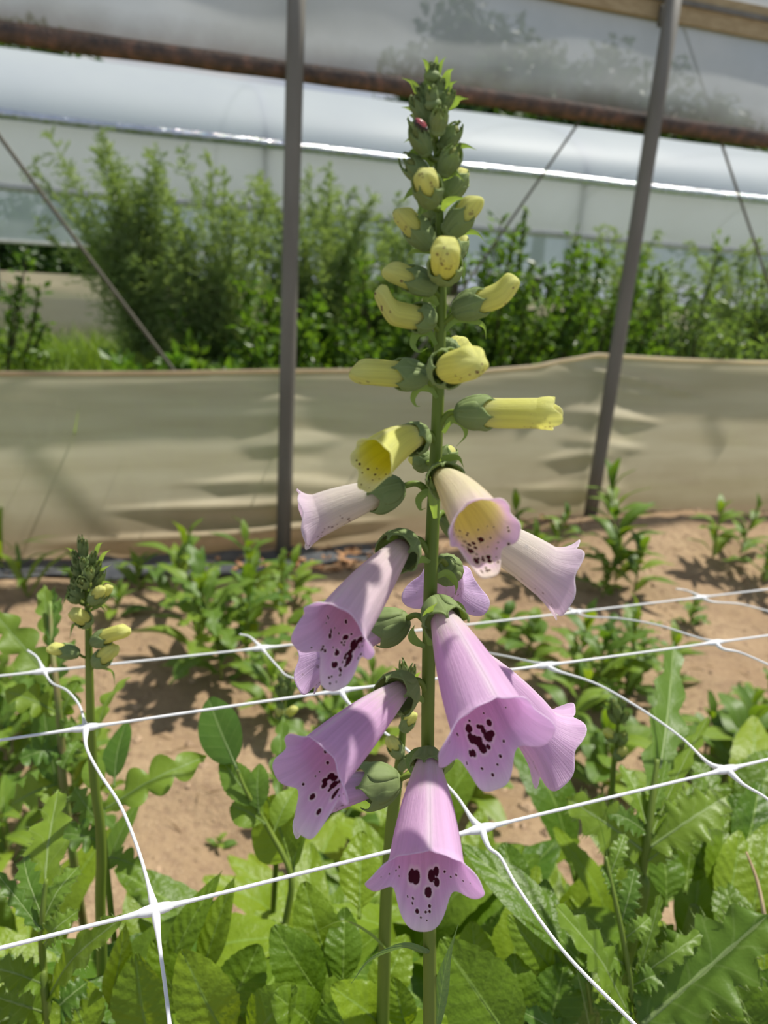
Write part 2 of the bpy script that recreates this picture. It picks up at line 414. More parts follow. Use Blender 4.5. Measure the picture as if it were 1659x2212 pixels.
# skirt
sk = thing('plastic_skirt', WL(.5, .06, 0), 'beige plastic skirt sheet stretched low along the tunnel wall', 'sheet')
ss = np.linspace(-2.0, 5.5, 330); vv = np.linspace(0, 1, 60)
sg, vg = np.meshgrid(ss, vv)
top = np.interp(ss, [-2, -.82, -.4, -.03, .3, .6, .9, 1.15, 1.5, 1.85, 3, 5.5], [.59, .577, .588, .603, .612, .61, .64, .69, .682, .682, .70, .72])
zg = -.06 + vg * (top[None, :] + .06)
d1 = np.minimum(abs(sg - 0), abs(sg - 1.19)) 
fold = np.zeros_like(sg)
for (s0, z0, k, wd_, amp) in [(-.6, .26, -.05, .022, .030), (-.2, .15, .02, .03, .04), (.3, .52, .03, .03, .018), (-.5, .44, .02, .035, .016), (.7, .40, .06, .03, .016), (.8, .30, .02, .03, .02),
                               (1.45, .57, -.22, .016, .024), (1.7, .50, -.15, .014, .02), (1.6, .42, -.10, .02, .02), (.55, .2, -.03, .03, .03), (1.7, .33, -.05, .02, .02), (-.1, .06, .03, .02, .04), (-1.1, .35, .0, .03, .02)]:
    zl = z0 + k * (sg - s0) + .012 * np.sin(sg * 5 + s0 * 9)
    fold += amp * np.exp(-((zg - zl) / wd_) ** 2) * np.exp(-((sg - s0) / .62) ** 2)
of = .05 + fold * .62 - .05 * np.sin(np.pi * np.clip(vg, 0, 1)) * np.clip(1 - np.exp(-d1 / .25), 0, 1) + .004 * fbm(sg * .6, zg * 4, 21, 4, 5)
hem = np.exp(-((1 - vg) / .025) ** 2); of += .012 * hem
of = np.maximum(of, .032)
pts = P1 * np.array([1, 1, 0]) + sg[..., None] * W + of[..., None] * WN + zg[..., None] * ZV
mb = MB(); mb.add(pts.reshape(-1, 3), gridf(330, 60), np.stack([sg / 5, vg], -1).reshape(-1, 2)); mb.build('sheet_film', M['skirt'], sk)
mb = MB(); tube(mb, np.stack([P1[0] + W[0] * ss + WN[0] * of[-1], P1[1] + W[1] * ss + WN[1] * of[-1], zg[-1]], 1), .007, 330, 8, sm=False)
mb.build('hem_roll', M['skirt'], sk)
# black fabric at the foot of the skirt
ss = np.linspace(-2.0, .35, 60); nn_ = np.linspace(-.16, .02, 8)
sg, ng = np.meshgrid(ss, nn_); ng = ng + .03 * np.sin(sg * 6) * (ng < -.1)
X = P1[0] + W[0] * sg + WN[0] * ng; Y = P1[1] + W[1] * sg + WN[1] * ng
mb = MB(); mb.add(np.stack([X, Y, soil_z(X, Y) + .008 + .006 * np.sin(sg * 30 + ng * 20)], -1).reshape(-1, 3), gridf(60, 8))
tag(mb.build('weed_fabric', M['darkfabric']), 'black weed fabric strip on the soil at the skirt foot', 'fabric')

# ropes outside the curtain
def rope(a, b, label, r=.0045):
    b_ = MB(); A, B = np.array(a), np.array(b); mid = (A + B) / 2 - ZV * .004
    tube(b_, [A, mid, B], r, 20, 8)
    tag(b_.build('zigzag_rope', M['rope'], org=A), label, 'rope', 'ropes laced outside the wall opening')
def wall_at(u, v, n):
    r = ray(u, v); P0 = P1 + WN * n; t = (P0 - CAM).dot(WN) / r.dot(WN); return CAM + r * t
rope(wall_at(-60, 215, .12), wall_at(402, 835, .12), 'gray rope slanting down across the opening beside the feathery shrubs', .0055)
rope(wall_at(1330, 150, .12), wall_at(850, 835, .12), 'gray rope slanting across the opening behind the flower spike', .0045)
rope(wall_at(1470, 40, .12), wall_at(1690, 700, .12), 'gray rope slanting down beyond the leaning post at the lumber corner', .0045)

# ------------------------------------------------------------------ neighbouring tunnel houses
def hoop_house(n0, n1, s0, s1, hip, rise, skirt, roll, label, mats, ribs=True, far=True):
    hs = thing('hoop_house', WL((s0 + s1) / 2, (n0 + n1) / 2, 0), label, 'greenhouse', 'neighbouring hoop houses')
    nm, hw = (n0 + n1) / 2, (n1 - n0) / 2
    ss = np.linspace(s0, s1, 80); th = np.linspace(0, np.pi, 40)
    sg, tg = np.meshgrid(ss, th)
    sagg = 1 - .012 * np.abs(np.sin(sg * np.pi / 1.2)) 
    pts = P1 * np.array([1, 1, 0]) + sg[..., None] * W + (nm - hw * np.cos(tg))[..., None] * WN + (hip + rise * np.sin(tg) * sagg)[..., None] * ZV
    mb = MB(); mb.add(pts.reshape(-1, 3), gridf(80, 40)); mb.build('roof_film', mats[0], hs)
    for s in np.arange(math.ceil(s0 / 1.2) * 1.2 + .35, s1, 2.4):
        mb = MB(); tube(mb, [WL(s, nm - hw * math.cos(x) * .985, hip + (rise - .04) * math.sin(x)) for x in np.linspace(0, np.pi, 24)], .018, 24, 8, sm=False)
        for n in (n0 + .06, n1 - .06): tube(mb, [WL(s, n, -.02), WL(s, n, hip)], .02, 2, 8, sm=False)
        mb.build('hoop', M['post2'], hs)
    for n in (n0 - .03, n1 + .03):
        mb = MB(); C = np.array([WL(s, n + .004 * math.sin(s * 5), hip + .003 * math.sin(s * 3.3)) for s in np.linspace(s0, s1, 120)])
        tube(mb, C, .03 + .002 * fbm(np.linspace(s0, s1, 120), np.zeros(120), 9, 3, 6), 120, 12, sm=False, squash=1.0); mb.build('hip_pipe', M['zinc'], hs)
    for k, n in enumerate((n0 + .03, n1 - .03)):
        sg2, zg2 = np.meshgrid(np.linspace(s0, s1, 90), np.linspace(roll[k], hip, 8))
        of = n + .008 * fbm(sg2, zg2, 31 + k, 3, 4)
        pts = P1 * np.array([1, 1, 0]) + sg2[..., None] * W + of[..., None] * WN + zg2[..., None] * ZV
        mb = MB(); mb.add(pts.reshape(-1, 3), gridf(90, 8)); mb.build('side_curtain', mats[1 + k], hs)
        mb = MB(); tube(mb, np.array([WL(s, n, roll[k] + .004 * math.sin(3 * s)) for s in np.linspace(s0, s1, 60)]), .022, 60, 10, sm=False); mb.build('curtain_roll', mats[3], hs)
        sg2, zg2 = np.meshgrid(np.linspace(s0, s1, 120), np.linspace(-.05, skirt, 14))
        of = n + .03 * fbm(sg2, zg2 * 4, 41 + k, 3, 3)
        pts = P1 * np.array([1, 1, 0]) + sg2[..., None] * W + of[..., None] * WN + zg2[..., None] * ZV
        mb = MB(); mb.add(pts.reshape(-1, 3), gridf(120, 14)); mb.build('skirt', M['skirt2'], hs)
    return hs
M['post2'] = simple('zinc_hoop', (.40, .42, .44), .4, .5, .6, (.32, .34, .36), 10)
M['whiteroll'] = simple('white_film_roll', (.75, .73, .68), .35, .5, 0, (.62, .60, .55), 20, None, .2, .2)
hoop_house(3.0, 7.4, -5.2, 15, 1.645, .66, .61, (1.25, .93), 'long white plastic hoop house just beyond the shrubs', [M['roof'], M['wallfilm'], M['bluefilm'], M['whiteroll']])

# ------------------------------------------------------------------ shrubs, ferns, trees, grass
def leaves_mesh(mb, C, D, Nn, L, Wd):
    """rhombic folded leaves: centre C, direction D, normal Nn, length L, width Wd (arrays)"""
    S = np.cross(D, Nn); S /= np.linalg.norm(S, axis=1)[:, None] + 1e-9
    L = np.asarray(L)[:, None]; Wd = np.asarray(Wd)[:, None]
    a = C - D * L * .5; b = C + S * Wd * .5 + Nn * Wd * .12; c = C + D * L * .5 - Nn * L * .12; d = C - S * Wd * .5 + Nn * Wd * .12
    n = len(C); V = np.stack([a, b, c, d], 1).reshape(-1, 3)
    i = np.arange(n) * 4
    f = np.concatenate([np.stack([i, i + 1, i + 2], 1), np.stack([i, i + 2, i + 3], 1)])
    mb.add(V, f)
def rdir(r, n, up=0.0):
    d = r.normal(size=(n, 3)); d[:, 2] += up; return d / np.linalg.norm(d, axis=1)[:, None]
def shrub(name, base, size, nshoot, nleaf, ll, lw, mat, label, group, seed, lean=(0, 0, 0), hi=1.0, cat='shrub'):
    r = np.random.RandomState(seed); base = np.array(base, float)
    root = thing(name, base, label, cat, group)
    st, fo = MB(), MB()
    Cs, Ds = [], []
    for k in range(nshoot):
        th = r.rand() * 6.283; rr = math.sqrt(r.rand()); hgt = size[2] * (.55 + .45 * r.rand()) * (1.0 - .35 * rr ** 2)
        tip = base + np.array([math.cos(th) * rr * size[0], math.sin(th) * rr * size[1], hgt]) + np.array(lean) * hgt
        mid = base + (tip - base) * .5 + np.array([math.cos(th), math.sin(th), 0]) * .06 * size[0] + r.normal(size=3) * .03
        C = spline([base + r.normal(size=3) * .04 * np.array([1, 1, 0]), mid, tip], 12)
        tube(st, C, [.008, .003], 12, 5, sm=False)
        t = .2 + .8 * r.rand(nleaf) ** .8
        idx = t * 11; i0 = np.clip(idx.astype(int), 0, 10); fx = (idx - i0)[:, None]
        pc = C[i0] * (1 - fx) + C[i0 + 1] * fx
        d = rdir(r, nleaf, .25); spread = (size[0] * .36 * (1.15 - t * .75))[:, None]
        Cs.append(pc + d * spread * r.rand(nleaf, 1)); Ds.append(nrm_rows(d + np.array([0, 0, .1])))
    C = np.concatenate(Cs); D = np.concatenate(Ds); n = len(C)
    C[:, 2] = np.maximum(C[:, 2], base[2] + .02)
    Nn = nrm_rows(np.cross(D, rdir(r, n)) + np.array([0, 0, .6])); Nn = nrm_rows(Nn - D * (Nn * D).sum(1)[:, None])
    sc = .6 + .8 * r.rand(n)
    leaves_mesh(fo, C, D, Nn, ll * sc, lw * sc)
    st.build('branches', M['bark'], root); fo.build('foliage', mat, root, smooth=False)
    return root
def nrm_rows(a): return a / (np.linalg.norm(a, axis=1)[:, None] + 1e-9)
def fern(base, spread, height, nplume, label, seed, lean=(-.15, 0, 0)):
    r = np.random.RandomState(seed); base = np.array(base, float)
    root = thing('asparagus_fern', base, label, 'shrub', 'feathery shrubs outside the wall')
    st, fo = MB(), MB(); Cs, Ds = [], []
    for k in range(nplume):
        th = r.rand() * 6.283; rr = math.sqrt(r.rand()) * spread; h = height * (.6 + .4 * r.rand())
        tip = base + np.array([math.cos(th) * rr, math.sin(th) * rr * .5, h]) + np.array(lean) * h * (.6 + .8 * r.rand())
        mid = base + (tip - base) * np.array([.35, .35, .6])
        C = spline([base + r.normal(size=3) * [.08, .08, 0], mid, tip], 30)
        tube(st, C, [.005, .0015], 30, 4, sm=False)
        T = np.gradient(C, axis=0); T = nrm_rows(T)
        for j in range(7, 30):
            for q in range(3):
                a = rdir(r, 1)[0]; d = nrm(T[j] * .75 + a * .8); ln = (.22 * (1 - j / 30) + .05) * (.6 + .6 * r.rand())
                m_ = 12
                tt = (np.arange(m_) + r.rand(m_)) / m_
                pc = C[j] + d * ln * tt[:, None] + np.array([0, 0, -.02]) * (tt ** 2)[:, None]
                nd = nrm_rows(d + rdir(r, m_) * .9)
                Cs.append(pc + nd * .008); Ds.append(nd)
    C = np.concatenate(Cs); D = np.concatenate(Ds); n = len(C)
    Nn = nrm_rows(np.cross(D, rdir(r, n))); leaves_mesh(fo, C, D, Nn, np.full(n, .032) * (.6 + .7 * r.rand(n)), np.full(n, .0056))
    st.build('stems', M['fern'], root); fo.build('foliage', M['fern'], root, smooth=False)
def at_n(u, n):          # ground point at horizontal column u, wall distance n
    r = ray(u, 800); P0 = P1 + WN * n; t = (P0 - CAM).dot(WN) / r.dot(WN); p = CAM + r * t; return np.array([p[0], p[1], 0.0])
for i, (u, n, sp, h, k, lb) in enumerate([
    (330, 1.6, .42, 1.48, 34, 'tall feathery green shrub rising beside the slanting rope'),
    (480, 1.45, .46, 1.42, 38, 'feathery green shrub just beside the nearest post, on its open side'),
    (690, 1.6, .46, 1.40, 38, 'feathery green shrub right behind the nearest post and flower buds'),
    (840, 1.8, .44, 1.36, 34, 'feathery green shrub behind the middle of the flower spike'),
    (1310, 1.7, .42, 1.25, 26, 'feathery green shrub behind the leaning second post'),
    (1580, 1.45, .48, 1.22, 30, 'feathery gray-green shrub beyond the second post')]):
    fern(at_n(u, n), sp, h, k, lb, 50 + i, (-.12, 0, 0) if i < 4 else (0, 0, 0))
for i, (u, n, sz, ns2, nl, ll, lw, mt, lb) in enumerate([
    (600, 1.25, (.55, .35, .95), 34, 130, .055, .03, 'bush', 'dark leafy bush low behind the nearest post'),
    (850, 1.15, (.48, .35, 1.05), 34, 130, .05, .028, 'bush', 'dark leafy bush behind the yellow buds of the flower'),
    (1075, 1.1, (.46, .35, 1.26), 36, 140, .05, .026, 'bush', 'glossy leafy bush between the flower spike and second post'),
    (1250, 1.2, (.46, .35, 1.22), 34, 140, .05, .026, 'bush', 'glossy leafy bush against the second post'),
    (1470, 1.15, (.50, .35, 1.20), 36, 140, .042, .022, 'bush2', 'gray-green leafy bush just past the second post'),
    (1690, 1.15, (.50, .35, 1.16), 34, 140, .042, .022, 'bush2', 'gray-green leafy bush farthest along the wall'),
    (470, .75, (.50, .3, .62), 26, 70, .075, .05, 'vine', 'broad-leaved vine mound above the skirt by the rope foot'),
    (330, .95, (.5, .3, .56), 24, 60, .07, .045, 'vine', 'low bright vine mound next to the cream skirt'),
    (-50, 1.3, (.35, .3, 1.12), 24, 90, .04, .022, 'bush', 'leafy weed bush at the frame edge by the open far house'),
    (40, 10.5, (1.5, .7, 1.75), 34, 110, .13, .08, 'tree', 'dark hedge bush seen through the open far house by its hoops'),
    (230, 11.5, (1.6, .7, 1.6), 34, 110, .13, .08, 'tree', 'dark hedge bush seen through the open far house near the feathery shrubs')]):
    shrub('leafy_bush', at_n(u, n), sz, ns2, nl, ll, lw, M[mt], lb, 'bushes outside the tunnel wall', 70 + i)
# tall sprig rising out of the bush
shrub('tall_sprig', at_n(1095, 1.15), (.07, .07, 1.42), 6, 110, .07, .022, M['bush2'], 'tall single leafy sprig rising above the bush toward the white roof', None, 95, cat='plant')
shrub('tall_sprig', at_n(1430, 1.3), (.16, .1, 1.18), 7, 70, .05, .016, M['bush2'], 'upright sprig cluster just past the leaning post', None, 96, cat='plant')
# grass outside
r = np.random.RandomState(5); mb = MB(); n = 16000
sgr = r.uniform(-2.6, .45, n); ngr = .25 + 2.7 * r.rand(n); h = r.uniform(.30, .56, n)
base = P1 * np.array([1, 1, 0]) + sgr[:, None] * W + ngr[:, None] * WN
ln = r.normal(size=(n, 3)) * .35; ln[:, 2] = 0
sd = nrm_rows(np.stack([r.normal(size=n), r.normal(size=n), np.zeros(n)], 1)) * (.004 + .004 * r.rand(n))[:, None]
m1 = base + ln * h[:, None] * .25 + ZV * h[:, None] * .55; tp = base + ln * h[:, None] * .9 + ZV * h[:, None] * .95
V = np.stack([base - sd, base + sd, m1 + sd * .8, m1 - sd * .8, tp], 1).reshape(-1, 3); i = np.arange(n) * 5
mb.add(V, []); mb.f = np.stack([i, i + 1, i + 2, i + 3], 1).tolist() + np.stack([i + 3, i + 2, i + 4], 1).tolist()
tag(mb.build('tall_grass', M['grass'], smooth=False), 'tall bright grass growing outside behind the skirt', 'grass', kind='stuff')
# trees far behind
def tree(u, n, h, rad, label, seed, nl=4200, bz=.25):
    b = at_n(u, n); r = np.random.RandomState(seed)
    root = thing('broad_tree', b, label, 'tree', 'trees beyond the hoop house')
    mb = MB(); tube(mb, [b - ZV * .1, b + ZV * h * .35, b + ZV * h * .7], [rad * .09, rad * .04], 10, 10); mb.build('trunk', M['bark'], root)
    cl_ = rdir(r, 26) * rad * np.array([.8, .8, .75]) * (.4 + .6 * r.rand(26, 1)) + b + ZV * h * .62
    k = r.randint(0, 26, nl); C = cl_[k] + rdir(r, nl) * rad * .36 * r.rand(nl, 1) ** .4
    C[:, 2] = np.maximum(C[:, 2], h * bz)
    D = rdir(r, nl); Nn = nrm_rows(np.cross(D, rdir(r, nl)))
    mb = MB(); leaves_mesh(mb, C, D, Nn, np.full(nl, rad * .115), np.full(nl, rad * .07)); mb.build('crown', M['tree'], root, smooth=False)
for i, (u, n, h, rd, lb) in enumerate([
    (-120, 17, 6.6, 2.6, 'dark tree behind the white roof at the picture corner'), (160, 19, 6.2, 2.2, 'dark tree seen through the open far hoop house by the rope'),
    (960, 17, 8.2, 2.4, 'dark tree showing through the gray curtain above the flower'), (1130, 19, 8.6, 2.7, 'tall dark tree showing through the curtain between flower and leaning post'), (1330, 18, 7.4, 2.5, 'dark tree showing through the curtain near the leaning post'),
    (1500, 20, 6.6, 2.6, 'dark tree under the roll bar just past the leaning post'), (1680, 20, 7.0, 3.0, 'dark tree under the roll bar by the frame edge'), (1900, 22, 7.5, 3.2, 'dark tree farthest along the row behind the roof')]):
    tree(u, n, h, rd, lb, 120 + i)

# ------------------------------------------------------------------ soil clods, straw, dry leaves
r = np.random.RandomState(9)
mb = MB(); n = 2600
sx_ = r.uniform(-1.3, 3.2, n); nx_ = -r.uniform(0.02, 2.2, n) ; q = P1 * np.array([1, 1, 0]) + sx_[:, None] * W + nx_[:, None] * WN
zq = soil_z(q[:, 0], q[:, 1]); base8 = np.array([[1, 0, 0], [-1, 0, 0], [0, 1, 0], [0, -1, 0], [0, 0, 1], [0, 0, -1]], float)
f8 = [(0, 2, 4), (2, 1, 4), (1, 3, 4), (3, 0, 4), (2, 0, 5), (1, 2, 5), (3, 1, 5), (0, 3, 5)]
V = (base8[None] * (.6 + .8 * r.rand(n, 6, 1))) * (.003 + .011 * r.rand(n) ** 3)[:, None, None] * np.array([1, 1, .7]) + np.c_[q[:, :2], zq + .002][:, None, :]
mb.add(V.reshape(-1, 3), (np.array(f8)[None] + (np.arange(n) * 6)[:, None, None]).reshape(-1, 3))
tag(mb.build('soil_clods', M['clod'], smooth=False), 'crumbly soil clods scattered over the bare bed', 'soil', kind='stuff')
mb = MB(); n = 1100
sx_ = r.uniform(-1.2, 3.0, n); nx_ = -r.uniform(0.02, 2.1, n); q = P1 * np.array([1, 1, 0]) + sx_[:, None] * W + nx_[:, None] * WN
zq = soil_z(q[:, 0], q[:, 1]); th = r.rand(n) * 6.28; D = np.stack([np.cos(th), np.sin(th), .15 * r.normal(size=n)], 1)
leaves_mesh(mb, np.c_[q[:, :2], zq + .006], D, np.tile([0, 0, 1.0], (n, 1)), .012 + .045 * r.rand(n), np.full(n, .0018))
tag(mb.build('straw_bits', M['straw'], smooth=False), 'dry straw bits littered over the bare soil', 'straw', kind='stuff')
mb = MB(); n = 130
sx_ = np.r_[r.normal(.12, .18, 90), r.uniform(-.3, 1.0, 40)]; nx_ = -r.uniform(0.03, .2, n); q = P1 * np.array([1, 1, 0]) + sx_[:, None] * W + nx_[:, None] * WN
zq = soil_z(q[:, 0], q[:, 1]); D = rdir(r, n) * np.array([1, 1, .4])
leaves_mesh(mb, np.c_[q[:, :2], zq + .012], nrm_rows(D), nrm_rows(rdir(r, n) * .5 + ZV), .02 + .04 * r.rand(n), .012 + .02 * r.rand(n))
tag(mb.build('leaf_litter', M['litter'], smooth=False), 'brown dry leaf litter heaped at the nearest post foot', 'leaves', kind='stuff')
# ------------------------------------------------------------------ foxglove builders
def gauss(x, m, s): return np.exp(-((x - m) / s) ** 2)
def smooth(a, b, x):
    t = np.clip((x - a) / (b - a), 0, 1); return t * t * (3 - 2 * t)
PAL = {  # base, body, lip, inner throat, inner lip, dorsal stripe, halo
    'pink': ((.88, .87, .76), (.84, .63, .83), (.84, .66, .86), (.80, .54, .77), (.81, .60, .83), (.92, .87, .90), (.93, .88, .91)),
    'blush': ((.88, .86, .72), (.88, .79, .79), (.84, .70, .84), (.74, .46, .68), (.80, .60, .82), (.92, .89, .84), (.93, .88, .91)),
    'cream': ((.86, .85, .60), (.86, .80, .66), (.86, .72, .80), (.84, .78, .34), (.82, .62, .80), (.88, .85, .68), (.88, .84, .62)),
    'pale': ((.86, .85, .66), (.86, .81, .76), (.83, .72, .82), (.82, .76, .60), (.82, .70, .82), (.88, .86, .83), (.9, .86, .8)),
    'lilac': ((.84, .80, .76), (.80, .64, .82), (.78, .62, .84), (.80, .64, .80), (.76, .58, .80), (.88, .80, .88), (.9, .84, .88)),
    'white': ((.84, .80, .76), (.78, .58, .78), (.88, .83, .88), (.80, .66, .80), (.88, .83, .88), (.88, .80, .88), (.92, .88, .9)),
    'yellow': ((.84, .85, .45), (.86, .88, .30), (.87, .89, .36), (.82, .77, .07), (.86, .84, .56), (.86, .86, .50), (.78, .76, .34)),
}
def corolla(parent, name, B, Mp, rm, pal, seed, r0=.0026, lip=.36, lat=.14, dor=.05, flare=1.0, nbig=9, nsmall=26, show=.25, roll=0.0, arch=.05, upn=None,
            closed=False, hook=0.0, spotr=1.0, belly=.10, bigv=(.72, .90), bigt=.42, spots=None):
    B = np.asarray(B, float); Mp = np.asarray(Mp, float); r = np.random.RandomState(seed)
    L = np.linalg.norm(Mp - B); a = (Mp - B) / L
    up = np.array([0, 0, 1.0]) if upn is None else nrm(upn)
    dz = nrm(up - a * up.dot(a))                   # dorsal
    if roll: dz = nrm(dz * math.cos(roll) + np.cross(a, dz) * math.sin(roll))
    ve = -dz; sd = np.cross(a, ve)
    nth, nv = 144, 84
    x = np.linspace(-1, 1, nth, endpoint=False); th = np.pi * np.sign(x) * np.abs(x) ** 1.25
    ath = np.abs(th)
    v = np.linspace(0, 1, nv) ** .85
    VB = .78
    T, V = np.meshgrid(th, v); A = np.abs(T)
    t = np.clip(V / VB, 0, 1); s = np.clip((V - VB) / (1 - VB), 0, 1)
    prof = np.clip(.12 + 1.35 * t - .47 * t * t, 0, 1.02)
    if closed: prof = np.sqrt(np.clip(1 - (np.clip(1 - t * 1.25, 0, 1)) ** 2, 0, 1)) * .97 * (1 - .10 * smooth(.35, .75, t)) + .03
    R = r0 + (rm - r0) * prof
    bel = 1 + belly * np.cos(T) * np.sin(np.pi * t)
    rad = np.cos(T)[..., None] * ve + np.sin(T)[..., None] * sd
    axis = B + a * (L * t)[..., None] + dz * (arch * L * 4 * t * (1 - t))[..., None]
    P = axis + rad * (R * bel)[..., None]
    if closed:
        capL = rm * 1.25
        ang = s * np.pi / 2
        lob = 1 + .10 * np.cos(T * 5) * np.sin(ang * 1.6)
        Rc = R * np.cos(ang) * lob
        P = axis + rad * (Rc * bel)[..., None] + a * (capL * np.sin(ang) * (1 + .22 * np.cos(T) * np.sin(ang * 2)))[..., None]
        along = L * t + capL * np.sin(ang)
        tot = L + capL
        P = P + dz * (hook * tot * smooth(.55, 1.0, along / tot) ** 1.6)[..., None]
    else:
        e = dor + (lip - dor) * np.exp(-(A / .62) ** 3.4) + lat * np.exp(-(np.abs(A - 1.38) / .58) ** 3) + .07 * gauss(A, 2.55, .40) - .02 * gauss(A, np.pi, .12)
        ph0 = .15 + .15 * (1 - gauss(A, 0, .6))
        ph1 = ph0 + flare * (.38 * gauss(A, 0, .6) + .80 * gauss(A, 1.35, .6) + .85 * gauss(A, 2.6, .7))
        pm = ph0 + (ph1 - ph0) * s * .5
        wob = .03 * np.sin(T * 7 + seed) * s ** 2 + .02 * np.sin(T * 13 + 2 * seed) * s ** 2
        P = P + a * (e * L * s * np.cos(pm))[..., None] + rad * (e * L * s * np.sin(pm) + wob * rm)[..., None]
        # ventral lip cups a little
        P = P + dz * (gauss(A, .75, .35) * s * .03 * L)[..., None]
    pts = P.reshape(-1, 3)
    b, body, lp, inn, inl, stripe, halo = [np.array(c) for c in PAL[pal]]
    streak = np.interp(T, np.linspace(-np.pi, np.pi, 90), r.rand(90)) * .6 + np.interp(T, np.linspace(-np.pi, np.pi, 31), r.rand(31)) * .4
    k = smooth(.05, .5, t + .25 * (streak - .5))[..., None]; l = smooth(.55, 1.0, V)[..., None]
    co = b * (1 - k) + body * k; co = co * (1 - l) + lp * l
    co = co * (.86 + .24 * streak[..., None])
    if not closed:
        st = (gauss(A, np.pi, .10 + .12 * (1 - t)) * (1 - .75 * smooth(.7, 1, V)))[..., None] * .8
        co = co * (1 - st) + stripe * st
        vb = (gauss(A, 0, .6) * .35)[..., None]; co = co * (1 - vb) + (b * .5 + stripe * .5) * vb
        rim = (smooth(.90, 1.0, s) * .35)[..., None]; co = co * (1 - rim) + stripe * rim
    ci = inn * (1 - l) + inl * l
    tip = (smooth(.55, 1.0, s) * gauss(A, 0, .7) * .75)[..., None]; ci = ci * (1 - tip) + halo * tip
    ci = ci * (.92 + .16 * streak[..., None])
    # spots
    d = np.full(len(pts), 9.0)
    sp = []
    if spots is not None: sp = spots
    else:
        for _ in range(nbig): sp.append((r.uniform(-bigt, bigt), r.uniform(*bigv), spotr * r.uniform(.0007, .0014), r.uniform(1.0, 1.7)))
        for _ in range(nsmall): sp.append((r.normal() * .85, r.uniform(.50 if show > .4 else .62, .985), spotr * r.uniform(.00030, .00062), r.uniform(.9, 1.3)))
    for (st_, sv_, sr_, el_) in sp:
        i = int(np.argmin(np.abs(th - st_))); j = int(np.argmin(np.abs(v - sv_)))
        dv = pts - P[j, i]; al = dv.dot(a); ds = np.sqrt(np.maximum((dv ** 2).sum(1) - al ** 2, 0) + (al / el_) ** 2) / sr_
        d = np.minimum(d, ds)
    mb = MB(); mb.add(pts, gridf(nth, nv, True), np.stack([T.ravel() / 6.283 + .5, V.ravel()], 1))
    flip = np.linalg.det(np.array([ve, sd, a])) < 0
    attrs = dict(Col=np.clip(co.reshape(-1, 3), 0, .95), ColIn=np.clip(ci.reshape(-1, 3), 0, .95), spot=d, show=(np.exp(-(A / 1.6) ** 4) * show).ravel(), halo=np.tile(halo, (len(pts), 1)))
    o = mb.build(name, [M['petal_out'], M['petal_in']], parent, attrs=attrs)
    md = o.modifiers.new('thickness', 'SOLIDIFY'); md.thickness = .00035; md.offset = -1.0; md.material_offset = 1; md.material_offset_rim = 0
    return o
def calyx(parent, B, a, Lc, rc, seed, open_=0.0, up=None, name='calyx', shut=False, ring0=.0018):
    """five overlapping pointed sepals cupped round an axis"""
    B = np.asarray(B, float); a = nrm(a); r = np.random.RandomState(seed)
    u = np.array([0, 0, 1.0]) if up is None else nrm(up)
    if abs(u.dot(a)) > .97: u = np.array([0, -1.0, 0.2])
    e1 = nrm(u - a * u.dot(a)); e2 = np.cross(a, e1)
    mb = MB()
    for k in range(5):
        th0 = k * 2 * np.pi / 5 + .3 + r.normal() * .06; lk = Lc * r.uniform(.92, 1.08); ro = 1 + .05 * (k % 2)
        nu, nv = 9, 14
        uu, tt = np.meshgrid(np.linspace(-1, 1, nu), np.linspace(0, 1, nv))
        hw = 1.12 * np.clip(np.sin(np.pi * np.clip(tt * .72 + .24, 0, 1)) ** .6, 0, 1) * (1 - smooth(.48, 1.0, tt) ** 1.2) + .002
        th = th0 + uu * hw
        prof = np.sin(np.pi * (np.clip(tt * (.95 if shut else .78) + .03, 0, 1))) ** (.72 if shut else .62)
        rr = ring0 + (rc * ro - ring0) * prof
        rr = rr * (1 + open_ * smooth(.55, 1, tt)) * (1 + .05 * np.abs(uu) ** 2 * (-1 if k % 2 else 1)) + .0004 * np.cos(uu * 9) * np.sin(np.pi * tt) * .5
        rr = rr * (1 - .10 * smooth(.85, 1, tt) * (1 - min(1, open_ * 3)))
        P = B + a * (lk * tt)[..., None] + (np.cos(th) * rr)[..., None] * e1 + (np.sin(th) * rr)[..., None] * e2
        mb.add(P.reshape(-1, 3), gridf(nu, nv), np.stack([(uu + 1) / 2, tt], -1).reshape(-1, 2))
    rb = max(ring0 * 1.5, rc * .42 if not shut else 0); ellipsoid(mb, B + a * rb * .45, [a, e1, e2], (rb * .55, rb, rb), 12, 8)
    o = mb.build(name, M['sepal'], parent)
    md = o.modifiers.new('thickness', 'SOLIDIFY'); md.thickness = .0005; md.offset = -1
    return o
def ribbon(parent, pts, w, mat, name='bract', vfold=.25, tipw=.05, side=None, n=26, basew=.5):
    C = spline(pts, n); T, A, Bn = frames(C)
    # ribbon faces roughly towards the outside: use side vector
    if side is None: side = np.array([0, 1.0, .2])
    S = np.cross(T, np.tile(nrm(side), (n, 1))); S = nrm_rows(S); Nn = np.cross(S, T)
    t = np.linspace(0, 1, n); ww = w * .5 * np.clip((basew + (1 - basew) * smooth(0, .3, t)) * (1 - (1 - tipw) * smooth(.35, 1, t)), .02, 1)
    uu = np.linspace(-1, 1, 5)
    P = C[:, None, :] + S[:, None, :] * (ww[:, None, None] * uu[None, :, None]) + Nn[:, None, :] * (ww[:, None, None] * vfold * (np.abs(uu) ** 1.3)[None, :, None])
    mb = MB(); mb.add(P.reshape(-1, 3), gridf(5, n), np.stack([np.tile((uu + 1) / 2, n), np.repeat(t, 5)], 1))
    return mb.build(name, mat, parent)
